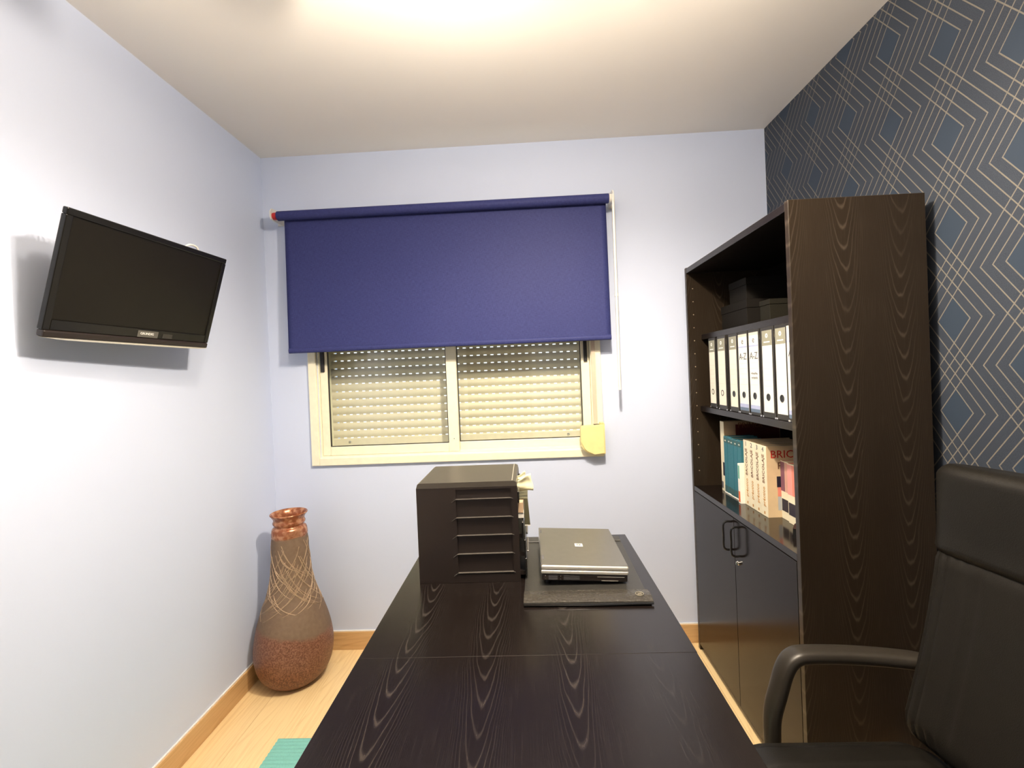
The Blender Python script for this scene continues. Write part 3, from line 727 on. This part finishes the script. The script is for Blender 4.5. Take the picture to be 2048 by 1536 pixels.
for k in range(4):
    y1 = 1.921 - k * 0.0464; y0 = y1 - 0.0455; yc = (y0 + y1) / 2
    x0 = 0.870 - 0.001 * k
    r, sp, cv = book('handbook_volume', 'cream handbook volume %s of four, number %d at the top of its spine' % (['one', 'two', 'three', 'four'][k], k + 1), 'cream handbook set on the lower shelf', x0, 1.055, y0, y1, S3, 1.052, tan_cover, cream_book)
    MT = Matrix.Translation(-r.location)
    text('spine_title', 'BRICOLAJE', 0.0225, brown_print, sp, MT @ SPV(x0 - 0.0004, yc, 0.965))
    text('spine_subtitle', 'práctico', 0.0225, ochre_print, sp, MT @ SPV(x0 - 0.0004, yc, 0.862))
    text('volume_number', str(k + 1), 0.026, dark_print, sp, MT @ FACE(x0 - 0.0004, yc, 1.037))
    obj('publisher_mark', box(x0 - 0.0005, x0 - 0.00005, yc - 0.004, yc + 0.004, S3 + 0.008, S3 + 0.018), ochre_print, sp)
    if k == 3:
        FY = lambda x, z: basis((1, 0, 0), (0, 0, 1), (x, y0 - 0.0004, z))
        text('cover_title', 'BRICOLAJE', 0.040, red_print, cv, MT @ FY(0.8815, 1.020), align='LEFT')
        text('cover_subtitle', 'PRÁCTICO', 0.036, brown_print, cv, MT @ FY(0.906, 0.978), align='LEFT')
        obj('cover_picture', box(0.903, 1.04, y0 - 0.0006, y0 - 0.0001, 0.90, 0.94), black_print, cv)
        obj('cover_picture', box(0.905, 1.04, y0 - 0.0006, y0 - 0.0001, 0.866, 0.8995), salmon, cv)
        obj('cover_picture', box(0.905, 1.04, y0 - 0.0006, y0 - 0.0001, 0.815, 0.8655), plain('blue_grey_print', (0.45, 0.48, 0.50), 0.5), cv)
for k, (ca, cb, lab) in enumerate(((purple, rosy, 'pink book with purple edged spine next to the cream handbooks'), (pink, salmon, 'pink and salmon book with a black square low on its spine, near the bookcase side'))):
    y1 = 1.7335 - k * 0.0545; y0 = y1 - 0.0535; x0 = 0.916 - 0.006 * k
    r, sp, cv = book('pink_book', lab, 'pink books on the lower shelf', x0, 1.08, y0, y1, S3, 1.000, cb, cream_book)
    a, b = x0 - 0.0005, x0 - 0.00005
    obj('spine_stripe', box(a, b, y0 + 0.027, y1 - 0.001, 0.890, 0.997), ca, sp); obj('spine_stripe', box(a, b, y0 + 0.002, y0 + 0.0255, 0.890, 0.997), cb, sp)
    obj('black_square', box(a, b, y0 + 0.004, y1 - 0.004, 0.818, 0.862), black_print, sp)
    text('spine_lettering', 'IIIIIIII', 0.012, brown_print, sp, Matrix.Translation(-r.location) @ SPV(a, y0 + 0.014, 0.945)) if False else None
# black stapler lying on the lower shelf
stp = empty('stapler', (0.880, 1.560, S3), 'small black stapler on the lower shelf beside the bookcase side', 'stapler')
bm = bmesh.new(); prism(bm, [(-0.05, 0.0), (0.05, 0.0), (0.052, 0.008), (-0.05, 0.010)], 'Y', -0.014, 0.014); bmesh.ops.rotate(bm, cent=(0, 0, 0), matrix=Matrix.Rotation(0.9, 3, 'Z'), verts=bm.verts); obj('base', bm, black_gloss, stp, True)
bm = bmesh.new(); prism(bm, [(-0.048, 0.0105), (-0.048, 0.030), (-0.020, 0.037), (0.040, 0.028), (0.052, 0.016), (0.050, 0.0125)], 'Y', -0.012, 0.012)
bmesh.ops.rotate(bm, cent=(0, 0, 0), matrix=Matrix.Rotation(0.9, 3, 'Z'), verts=bm.verts); obj('arm', bm, black_gloss, stp, True)

# dark boxes on the top shelf
def lidbox(name, label, x0, x1, y0, y1, z0, z1, m, lid):
    r = empty(name, ((x0 + x1) / 2, (y0 + y1) / 2, z0), label, 'box', 'dark boxes on the top shelf')
    obj('box_body', box(x0 + 0.002, x1 - 0.002, y0 + 0.002, y1 - 0.002, z0, z1 - lid - 0.0005, 0.001, 1), m, r)
    obj('box_lid', box(x0, x1, y0, y1, z1 - lid, z1, 0.001, 1), m, r)
S1 = S1T + 0.0004
lidbox('storage_box', 'wide dark lidded box at the bottom of the stack on the top shelf', 0.915, 1.12, 1.945, 2.195, S1, 1.626, darkbox, 0.035)
lidbox('storage_box', 'smaller dark box standing on the wide lidded box', 0.93, 1.10, 1.975, 2.140, 1.6265, 1.722, darkbox, 0.03)
lidbox('storage_box', 'small dark olive box standing alone on the top shelf', 0.93, 1.03, 1.795, 1.872, S1, 1.602, greybox, 0.02)

# ------------------------------------------------------------------ drawer unit on the desk
UX0, UX1, UY0, UY1, UZ0, UZ1 = -0.350, -0.043, 1.393, 1.656, DZ + 0.0004, 1.035
un = empty('drawer_unit', ((UX0 + UX1) / 2, (UY0 + UY1) / 2, DZ), 'black plastic desktop drawer unit with papers sticking out, left on the desk', 'drawer unit')
bm = bmesh.new()
prism(bm, [(UX0, UZ1 - 0.016), (UX0 + 0.004, UZ1 - 0.003), (UX0 + 0.010, UZ1), (UX1 - 0.010, UZ1), (UX1 - 0.003, UZ1 - 0.003), (UX1, UZ1 - 0.016)], 'Y', UY0, UY1)
obj('lid', bm, plain('grey_black_plastic', (0.060, 0.053, 0.044), 0.36), un)
obj('lid_bead', box(UX1 - 0.016, UX1 - 0.0135, UY0 + 0.006, UY1 - 0.006, UZ1 - 0.0003, UZ1 + 0.0006), silver, un)
# body: back wall, two sides with a recessed ribbed field, floor
bm = bmesh.new()
RX0, RX1, RZ0, RZ1, rd = UX0 + 0.120, UX1 - 0.020, UZ0 + 0.026, UZ1 - 0.022, 0.005
for yf, s in ((UY0, 1), (UY1, -1)):
    ya, yb = (yf, yf + s * 0.016)
    lo_, hi_ = min(ya, yb), max(ya, yb)
    bx(bm, UX0, RX0, lo_, hi_, UZ0, UZ1 - 0.0165); bx(bm, RX1, UX1, lo_, hi_, UZ0, UZ1 - 0.0165)
    bx(bm, RX0, RX1, lo_, hi_, UZ0, RZ0); bx(bm, RX0, RX1, lo_, hi_, RZ1, UZ1 - 0.0165)
    yi = yf + s * rd; bx(bm, RX0, RX1, min(yi, yb), max(yi, yb), RZ0, RZ1)
bx(bm, UX0, UX0 + 0.004, UY0 + 0.016, UY1 - 0.016, UZ0, UZ1 - 0.0165)
bx(bm, UX0 + 0.004, UX1 - 0.01, UY0 + 0.016, UY1 - 0.016, UZ0, UZ0 + 0.006)
body = obj('body', bm, black_matt, un)
rib_m = plain('rib_edge_glint_grey', (0.11, 0.10, 0.09), 0.25, spec=0.8)  # lighter grey paints in the glint along the ribs; pulls share it
for z in (0.757, 0.814, 0.870, 0.924, 0.980):
    bm = bmesh.new()
    prism(bm, [(RX0 - 0.002, z + 0.004), (RX0 - 0.014, z - 0.0045), (RX0 - 0.014, z - 0.0065), (RX0 - 0.002, z + 0.0025), (RX1, z + 0.0032), (RX1 + 0.006, z + 0.0012), (RX1 + 0.006, z + 0.0027), (RX1, z + 0.0047)], 'Y', UY0 - 0.0022, UY0 + rd)
    obj('side_rib', bm, rib_m, body)
dzs = [0.757, 0.814, 0.870, 0.924, 0.980, 1.017]
for k in range(5):
    z0, z1 = dzs[k] - 0.014, dzs[k + 1] - 0.016
    out = (0.021, 0.020, 0.015, -0.004, 0.005)[k]
    dw = obj('drawer', box(UX0 + 0.02, UX1 + out - 0.006, UY0 + 0.018, UY1 - 0.018, z0, z0 + 0.012), black_matt, un)
    bm = bmesh.new(); bx(bm, UX1 + out - 0.0055, UX1 + out, UY0 + 0.004 if k != 3 else UY0 + 0.018, UY1 - 0.004 if k != 3 else UY1 - 0.018, z0, z1 if k != 3 else z0 + 0.018, 0.0015, 1)
    obj('drawer_front', bm, black_gloss, dw)
    if k < 3:
        bm = bmesh.new(); bx(bm, UX1 + out, UX1 + out + 0.006, UY0 + 0.07, UY1 - 0.07, z1 - 0.006, z1 - 0.001, 0.0015, 1); obj('pull', bm, rib_m, dw)
def sheet(name, label, cat, m, quad, y, seed, amp):
    """a crumpled sheet standing out of a drawer: quad = corners in x,z at depth y"""
    bm = bmesh.new(); nu, nv = 10, 8; rr = random.Random(seed); q = [Vector((p[0], 0, p[1])) for p in quad]
    ph = [rr.uniform(0, 6) for _ in range(6)]
    def at(u_, v_, o):
        p = (q[0] * (1 - u_) + q[1] * u_) * (1 - v_) + (q[3] * (1 - u_) + q[2] * u_) * v_
        w_ = amp * (math.sin(u_ * 7 + v_ * 3 + ph[0]) + 0.7 * math.sin(v_ * 9 - u_ * 4 + ph[1]))
        return (p.x + 0.0015 * math.sin(v_ * 8 + ph[2]) * u_, y + w_ + o, p.z + 0.0022 * math.sin(u_ * 9 + ph[3]) * (1 if v_ < 0.5 else 0.5))
    f_ = [[bm.verts.new(at(i / nu, j / nv, 0)) for j in range(nv + 1)] for i in range(nu + 1)]
    k_ = [[bm.verts.new(at(i / nu, j / nv, 0.0009)) for j in range(nv + 1)] for i in range(nu + 1)]
    for i in range(nu):
        for j in range(nv):
            bm.faces.new((f_[i][j], f_[i + 1][j], f_[i + 1][j + 1], f_[i][j + 1])); bm.faces.new((k_[i][j], k_[i][j + 1], k_[i + 1][j + 1], k_[i + 1][j]))
    for i in range(nu):
        for j in (0, nv): bm.faces.new((f_[i][j], f_[i + 1][j], k_[i + 1][j], k_[i][j]))
    for j in range(nv):
        for i in (0, nu): bm.faces.new((f_[i][j], f_[i][j + 1], k_[i][j + 1], k_[i][j]))
    o = obj(name, bm, m, smooth='all'); tag(o, label, cat); return o
sheet('yellow_paper', 'larger pale yellow crumpled sheet poking out at the top drawer', 'paper', note_y, [(-0.060, 1.012), (-0.001, 1.041), (0.007, 0.988), (-0.060, 0.984)], 1.462, 4, 0.0025)
sheet('yellow_paper', 'small folded yellow sheet behind the larger one at the top drawer', 'paper', note_y, [(-0.060, 1.015), (-0.020, 1.040), (-0.012, 1.000), (-0.060, 1.000)], 1.50, 9, 0.003)
cs = empty('card_stack', (-0.08, 1.48, 0.912), 'tan and white cards poking out of the second drawer', 'card')
obj('white_card', box(-0.13, -0.0265, 1.424, 1.56, 0.9115, 0.928, 0.001, 1), label_white, cs); obj('tan_card', box(-0.13, -0.0275, 1.422, 1.56, 0.9285, 0.961, 0.001, 1), card_t, cs)
bm = bmesh.new(); prism(bm, [(-0.0255, 0.9655), (-0.0130, 0.9650), (-0.0080, 0.8820), (-0.0250, 0.8840)], 'Y', 1.450, 1.4525); prism(bm, [(-0.060, 0.9625), (-0.0130, 0.9625), (-0.0130, 0.9650), (-0.060, 0.9650)], 'Y', 1.4526, 1.56)
fo = empty('olive_folder', (-0.02, 1.45, 0.882), 'glossy olive folder flap hanging from the second drawer', 'folder')
obj('flap', bm, olive, fo); obj('pale_lower_edge', box(-0.0252, -0.0078, 1.4496, 1.4530, 0.8795, 0.8822), label_white, fo)

# ------------------------------------------------------------------ desk pad and laptop
pd = empty('desk_pad', (0.142, 1.49, DZ), 'black leather desk pad with embossed pen flap under the laptop', 'desk pad'); pd.rotation_euler.z = math.radians(-1.2)
px, py = 0.170, 0.252
bm = bmesh.new(); bx(bm, -px, px, -py, py, 0.0004, 0.0045, 0.0015, 2); obj('base_sheet', bm, pad_m, pd, True)
bm = bmesh.new(); bx(bm, -px + 0.003, px - 0.001, py - 0.045, py - 0.001, 0.0047, 0.0075, 0.0012, 1); obj('rear_band', bm, pad_m, pd, True)
bm = bmesh.new(); NXf = 40; outl = []
f0, f1 = -py - 0.001, -py + 0.068
for k in range(9):
    t = k / 8; outl.append((f0 + (f1 - f0) * t, 0.0105 + 0.0055 * math.sin(math.pi * min(1, t * 1.15))))
outl += [(f1 + 0.004, 0.0050), (f1 - 0.004, 0.0048)] + [(f0 + (f1 - f0) * t, 0.0088 + 0.0048 * math.sin(math.pi * min(1, t * 1.15))) for t in (0.9, 0.7, 0.5, 0.3, 0.1, 0.0)]
prism(bm, outl, 'X', -px, px + 0.004); obj('pen_flap', bm, croc, pd, True, smooth=True)
bm = bmesh.new(); tube(bm, [(-px, f0 - 0.001, 0.0062), (0, f0 - 0.003, 0.0058), (px + 0.004, f0 - 0.001, 0.0062)], 0.0036, 8); obj('front_edge', bm, black_gloss, pd, True, smooth=True)
bm = bmesh.new(); cxe, cye = px - 0.026, f0 + 0.030
tube(bm, [(cxe + 0.0105 * math.cos(a_), cye + 0.0105 * math.sin(a_), 0.0168) for a_ in [2 * math.pi * k / 24 for k in range(24)]], 0.0011, 6, True); em = obj('emblem', bm, gold, pd, True, smooth=True)
bm = bmesh.new()
for k in (-1, 0, 1): bx(bm, cxe - 0.0055, cxe + 0.0055, cye + k * 0.0035 - 0.0007, cye + k * 0.0035 + 0.0007, 0.0160, 0.0172)
obj('emblem_bars', bm, gold, em, True)

lp = empty('laptop', (0.1435, 1.510, DZ + 0.0152), 'closed charcoal grey laptop with silver edge lying on the desk pad', 'laptop'); lp.rotation_euler.y = math.radians(2.7)
lw, ll = 0.1265, 0.165                                  # half sizes; the port side faces the viewer
bm = bmesh.new(); bx(bm, -lw + 0.003, lw - 0.002, -ll + 0.003, ll - 0.003, 0.0, 0.0205, 0.005, 3); base = obj('base', bm, black_matt, lp, True)
for sx in (-1, 1):
    for sy in (-1, 1):
        bm = bmesh.new(); lathe(bm, [(0.008, -0.0035 if sx > 0 else -0.0150), (0.009, 0.0002)], (sx * (lw - 0.022), sy * (ll - 0.03), 0), 14); obj('foot', bm, rubber, base, True)
bm = bmesh.new(); bx(bm, -lw, lw, -ll, ll, 0.0210, 0.0322, 0.0035, 3); obj('silver_edge', bm, silver, lp, True)
bm = bmesh.new(); bx(bm, -lw, lw, -ll, ll, 0.0330, 0.0452, 0.0045, 4); lid = obj('lid_rim', bm, silver, lp, True)
bm = bmesh.new(); bx(bm, -lw + 0.001, lw - 0.001, -ll + 0.006, ll - 0.001, 0.0440, 0.0466, 0.0012, 2); obj('lid', bm, lapgrey, lp, True)
for y in (-0.105, 0.125):
    bm = bmesh.new(); bx(bm, -lw + 0.004, -lw + 0.010, y - 0.016, y + 0.016, 0.0464, 0.0472, 0.0003, 1); obj('hinge_cap', bm, dark_print, lp, True)
lg = obj('logo_plate', box(-0.0125, 0.0125, -0.0125, 0.0125, 0.0466, 0.0472, 0.0002, 1), white_mark, lp, True)
bm = bmesh.new(); tube(bm, [(0.0066 * math.cos(a_), 0.0066 * math.sin(a_), 0.0473) for a_ in [2 * math.pi * k / 20 for k in range(20)]], 0.0009, 5, True); obj('logo_ring', bm, dark_print, lg, True)
text('logo_letters', 'hp', 0.0105, dark_print, lg, Matrix.Translation((0, 0.0006, 0.0474)))
YF_ = -ll + 0.0022
for k in range(5): obj('vent_slot', box(-lw + 0.022, -lw + 0.048, YF_, YF_ + 0.0016, 0.0045 + k * 0.0029, 0.0055 + k * 0.0029), dark_print, base, True)
for k in range(4): obj('card_slot', box(-lw + 0.066, -lw + 0.112, YF_, YF_ + 0.0016, 0.0055 + k * 0.0034, 0.0063 + k * 0.0034), dark_print, base, True)
obj('disc_drive_edge', box(lw - 0.090, lw - 0.012, YF_ - 0.0003, YF_ + 0.0016, 0.0140, 0.0154), silver, base, True)
obj('disc_drive_edge', box(lw - 0.078, lw - 0.030, YF_ - 0.0003, YF_ + 0.0016, 0.0034, 0.0042), silver, base, True)
for x in (-lw + 0.057, -lw + 0.0132):
    for z in (0.0065, 0.0150):
        bm = bmesh.new(); lathe(bm, [(0.0013, YF_ + 0.0016), (0.0013, YF_ - 0.0002)], (x, 0, z), 8, 'Y'); obj('port_screw', bm, chrome, base, True)

# ------------------------------------------------------------------ vase
va = empty('floor_vase', (-1.116, 2.085, 0), 'tall copper brown clay vase in the corner below the television', 'vase')
prof = [(0.078, 0.0006), (0.092, 0.004), (0.118, 0.022), (0.143, 0.050), (0.160, 0.090), (0.1675, 0.135), (0.1685, 0.165), (0.163, 0.215), (0.150, 0.275), (0.131, 0.335), (0.109, 0.395), (0.0925, 0.455), (0.0840, 0.515), (0.0800, 0.580), (0.0770, 0.640), (0.0755, 0.660), (0.0765, 0.668), (0.0745, 0.690), (0.0705, 0.700), (0.0640, 0.706), (0.0630, 0.712), (0.0675, 0.718), (0.0690, 0.725), (0.0660, 0.733), (0.0665, 0.742), (0.0740, 0.754), (0.0790, 0.7605), (0.0795, 0.7640), (0.0770, 0.7660)]
sp_ = smoothpath([(p[0], 0, p[1]) for p in prof], 3)
outer = [(p.x, p.z) for p in sp_]
inner = [(0.0735, 0.7640), (0.066, 0.752), (0.060, 0.735), (0.058, 0.710), (0.066, 0.66), (0.072, 0.58), (0.078, 0.50), (0.10, 0.40), (0.14, 0.28), (0.155, 0.17), (0.13, 0.05), (0.05, 0.02)]
bm = bmesh.new(); lathe(bm, outer + inner, (0, 0, 0), 72, 'Z', False)
bm.verts.ensure_lookup_table(); nn = len(outer + inner)
bm.faces.new([bm.verts[k] for k in range(72)]); bm.faces.new([bm.verts[(nn - 1) * 72 + k] for k in range(72)])
obj('body', bm, vase_m, va, True, smooth=True)
def rad(z):
    for i in range(len(outer) - 1):
        if outer[i][1] <= z <= outer[i + 1][1]:
            t = (z - outer[i][1]) / max(1e-9, outer[i + 1][1] - outer[i][1]); return outer[i][0] * (1 - t) + outer[i + 1][0] * t
    return 0.07
bm = bmesh.new(); rnd = random.Random(3)
for k in range(110):
    a0 = 2 * math.pi * k / 110 + rnd.uniform(-0.08, 0.08); sgn = 1 if k % 2 else -1
    z0 = rnd.choice((rnd.uniform(0.30, 0.40), rnd.uniform(0.38, 0.52))); z1 = min(0.645, z0 + rnd.uniform(0.06, 0.20))
    tw_ = sgn * rnd.uniform(1.0, 1.6) * (z1 - z0) / 0.25; nst = 14; pts = []
    for j in range(nst + 1):
        t = j / nst; z = z0 + (z1 - z0) * t; r_ = rad(z) + 0.0002
        a_ = a0 + tw_ * t - 0.5 * sgn * (1 - t) ** 3; pts.append((r_ * math.cos(a_), r_ * math.sin(a_), z))
    rr = [0.0004 + rnd.uniform(0.0010, 0.0021) * math.sin(math.pi * min(max(j / nst, 0.04), 0.96)) ** 0.5 for j in range(nst + 1)]
    tube(bm, pts, rr, 5)
obj('raised_strands', bm, strand_m, va, True, smooth='all')

# ------------------------------------------------------------------ office chair
ch = empty('office_chair', (0.66, 0.86, 0), 'black leather office chair with padded armrests at the right', 'chair')
YC = 0.860
def cushion(bm, x0, x1, y0, y1, zf, depth, nch, ridge, corner):
    pass
# seat: channels run front to back, edges rounded over
def pillow(nu, nv, f):
    bm = bmesh.new(); g = [[bm.verts.new(f(i / nu, j / nv)) for j in range(nv)] for i in range(nu + 1)]
    for i in range(nu):
        for j in range(nv): bm.faces.new((g[i][j], g[i + 1][j], g[i + 1][(j + 1) % nv], g[i][(j + 1) % nv]))
    bm.faces.new(g[0]); bm.faces.new(g[-1]); return bm
def superloop(t, a, b, e):
    c, s = math.cos(2 * math.pi * t), math.sin(2 * math.pi * t)
    return a * math.copysign(abs(c) ** e, c), b * math.copysign(abs(s) ** e, s)
def seat_f(u, v):
    # section across the chair (y,z), swept from the front to the back of the seat
    x = 0.415 + 0.475 * u
    end = min(1.0, (0.02 + u * 9) ** 0.5, (0.02 + (1 - u) * 7) ** 0.5)
    yy, zz = superloop(v, 0.245 * (0.90 + 0.10 * end), 0.050 * (0.35 + 0.65 * end), 0.45)
    if zz > 0.02:
        zz += -0.004 * (abs(math.sin(yy * math.pi / 0.075)) < 0.22) + 0.012 * (1 - (yy / 0.245) ** 2) * 0
        if u < 0.2: zz -= 0.03 * (0.2 - u) / 0.2 * 0.6
    return (x, YC + yy, 0.437 + zz)
obj('seat', pillow(36, 96, seat_f), chair_leather, ch, smooth='all')
def back_path(u):
    # centre of the backrest section from bottom (u=0) to top (u=1): x, z
    z = 0.49 + 0.618 * u
    x = 0.878 + 0.118 * u + 0.018 * math.sin(u * math.pi) - 0.012 * max(0, u - 0.75) * 4
    return x, z
def back_f(lo, hi, thick, halfw, rib, top):
    def f(u, v):
        uu = lo + (hi - lo) * u; x, z = back_path(uu)
        end = min(1.0, (0.03 + u * 10) ** 0.5, (0.03 + (1 - u) * 10) ** 0.5)
        hw = halfw * (0.94 + 0.06 * end)
        yy, xx = superloop(v, hw, thick * (0.4 + 0.6 * end), 0.5)
        if rib and xx < -thick * 0.5: xx += 0.0035 * (abs(math.sin(yy * math.pi / 0.022)) < 0.35)
        xx += 0.030 * (yy / 0.25) ** 2 * -1.0
        return (x + xx + 0.012, YC + yy, z)
    return f
obj('backrest', pillow(40, 120, back_f(0.0, 0.72, 0.040, 0.254, True, False)), chair_fabric, ch, smooth='all')
hp_ = obj('headrest', pillow(28, 72, back_f(0.662, 1.0, 0.046, 0.2555, False, True)), chair_leather, ch, smooth='all'); hp_['label'] = 'smooth padded top of the backrest'
for s in (1, -1):
    yA = YC + s * 0.290
    path = smoothpath([(0.562, yA - s * 0.006, 0.400), (0.566, yA, 0.490), (0.583, yA, 0.556), (0.601, yA, 0.610), (0.622, yA, 0.636), (0.660, yA, 0.643), (0.780, yA, 0.638), (0.900, yA - s * 0.015, 0.632), (0.945, yA - s * 0.045, 0.632)], 8)
    bm = bmesh.new(); rings = []
    for i, p in enumerate(path):
        t = (path[min(i + 1, len(path) - 1)] - path[max(i - 1, 0)]).normalized(); side = Vector((0, 1, 0)); nrm = side.cross(t).normalized()
        wd_ = 0.026 if i > 12 else 0.020 + 0.006 * i / 12
        ring = []
        for k in range(14):
            a_, b_ = superloop(k / 14, wd_, 0.0155, 0.6); ring.append(bm.verts.new(p + side * a_ + nrm * b_))
        rings.append(ring)
    for i in range(len(rings) - 1):
        for k in range(14): bm.faces.new((rings[i][k], rings[i][(k + 1) % 14], rings[i + 1][(k + 1) % 14], rings[i + 1][k]))
    bm.faces.new(rings[0]); bm.faces.new(rings[-1])
    obj('armrest', bm, arm_m, ch, smooth='all')
bm = bmesh.new(); bx(bm, 0.52, 0.80, YC - 0.12, YC + 0.12, 0.350, 0.386, 0.008); bx(bm, 0.53, 0.59, YC - 0.285, YC + 0.285, 0.372, 0.3855, 0.003); bx(bm, 0.545, 0.585, YC - 0.300, YC - 0.286, 0.372, 0.398, 0.003); bx(bm, 0.545, 0.585, YC + 0.286, YC + 0.300, 0.372, 0.398, 0.003)
obj('seat_plate', bm, black_matt, ch)
bm = bmesh.new(); lathe(bm, [(0.016, 0.352), (0.016, 0.21), (0.026, 0.209), (0.026, 0.095)], (0.66, YC, 0), 20); obj('gas_column', bm, black_gloss, ch, smooth=True)
for k in range(5):
    a_ = 2 * math.pi * k / 5 + 0.3; d_ = Vector((math.cos(a_), math.sin(a_), 0)); c0 = Vector((0.66, YC, 0))
    bm = bmesh.new(); tube(bm, [c0 + d_ * 0.02 + Vector((0, 0, 0.100)), c0 + d_ * 0.15 + Vector((0, 0, 0.092)), c0 + d_ * 0.270 + Vector((0, 0, 0.074))], [0.026, 0.021, 0.015], 10); lgk = obj('base_leg', bm, black_matt, ch, smooth=True)
    bm = bmesh.new(); wx = c0 + d_ * 0.268; sd = Vector((-d_.y, d_.x, 0))
    for q in (-1, 1): tube(bm, [wx + sd * q * 0.006 + Vector((0, 0, 0.0285)), wx + sd * q * 0.022 + Vector((0, 0, 0.0285))], 0.027, 18)
    tube(bm, [wx + Vector((0, 0, 0.030)), wx + Vector((0, 0, 0.078))], 0.0055, 8)
    obj('caster', bm, black_gloss, lgk, smooth=True)

# ------------------------------------------------------------------ ceiling lamp (above the frame)
cl = empty('ceiling_lamp', (-0.135, 1.01, H), 'ceiling lamp above the desk with two shaded heads and an added fill bowl', 'lamp')
obj('ceiling_bar', box(-0.56, 0.29, 0.975, 1.045, H - 0.030, H - 0.0005, 0.006), whitep, cl)
for (x, y, z), pw, sw_, ang in (((0.19, 1.02, 2.345), LAMP_W[0], SIDE_W[0], 168), ((-0.46, 1.00, 2.330), LAMP_W[1], SIDE_W[1], 150)):
    bm = bmesh.new(); tube(bm, [(x, y, H - 0.031), (x, y, z + 0.085)], 0.010, 10); obj('stem', bm, chrome, cl, smooth=True)
    bm = bmesh.new(); pr = [(0.018, z + 0.084), (0.040, z + 0.080), (0.058, z + 0.066), (0.066, z + 0.040), (0.068, z - 0.005), (0.064, z - 0.005), (0.062, z + 0.038), (0.054, z + 0.062), (0.036, z + 0.075), (0.018, z + 0.078)]
    lathe(bm, pr, (x, y, 0), 32, 'Z', False); obj('shade', bm, shade_m, cl, smooth=True)
    bm = bmesh.new(); lathe(bm, [(0.004, z + 0.010), (0.020, z + 0.018), (0.026, z + 0.036), (0.018, z + 0.060), (0.013, z + 0.074)], (x, y, 0), 20); obj('bulb', bm, bulb_m, cl, smooth=True)
    ld = bpy.data.lights.new('lamp_light', 'SPOT'); ld.energy = pw; ld.color = LAMP_COL; ld.spot_size = math.radians(ang); ld.spot_blend = 0.7; ld.shadow_soft_size = 0.022
    lo_ = bpy.data.objects.new('lamp_light', ld); C.objects.link(lo_); lo_.parent = cl; lo_.location = Vector((x, y, z - 0.008)) - cl.location
    sd_ = bpy.data.lights.new('shade_side_glow', 'POINT'); sd_.energy = sw_; sd_.color = LAMP_COL; sd_.shadow_soft_size = 0.05
    so = bpy.data.objects.new('shade_side_glow', sd_); C.objects.link(so); so.parent = cl; so.location = Vector((x, y - 0.10, z - 0.055)) - cl.location
# fill bowl added to brighten the ceiling, on its own stem nearer the viewer
ux, uy, uz = -0.135, 0.72, 2.14
obj('fill_bowl_arm', box(ux - 0.02, ux + 0.02, uy - 0.02, 0.9745, H - 0.022, H - 0.0005, 0.004), whitep, cl)
bm = bmesh.new(); tube(bm, [(ux, uy, H - 0.0225), (ux, uy, uz - 0.03)], 0.006, 10); obj('fill_bowl_stem', bm, chrome, cl, smooth=True)
bm = bmesh.new(); lathe(bm, [(0.010, uz - 0.034), (0.060, uz - 0.028), (0.100, uz - 0.008), (0.118, uz + 0.022), (0.114, uz + 0.022), (0.096, uz - 0.004), (0.058, uz - 0.023), (0.010, uz - 0.029)], (ux, uy, 0), 40, 'Z', False); obj('bowl', bm, whitep, cl, smooth=True)
bd_ = bpy.data.lights.new('fill_bowl_light', 'SPOT'); bd_.energy = FILL_BOWL_W; bd_.color = LAMP_COL; bd_.shadow_soft_size = 0.05; bd_.spot_size = math.radians(164); bd_.spot_blend = 0.35
bo = bpy.data.objects.new('fill_bowl_light', bd_); C.objects.link(bo); bo.parent = cl; bo.location = Vector((ux, uy - 0.05, uz + 0.022)) - cl.location; bo.rotation_euler = (math.pi, 0, 0)
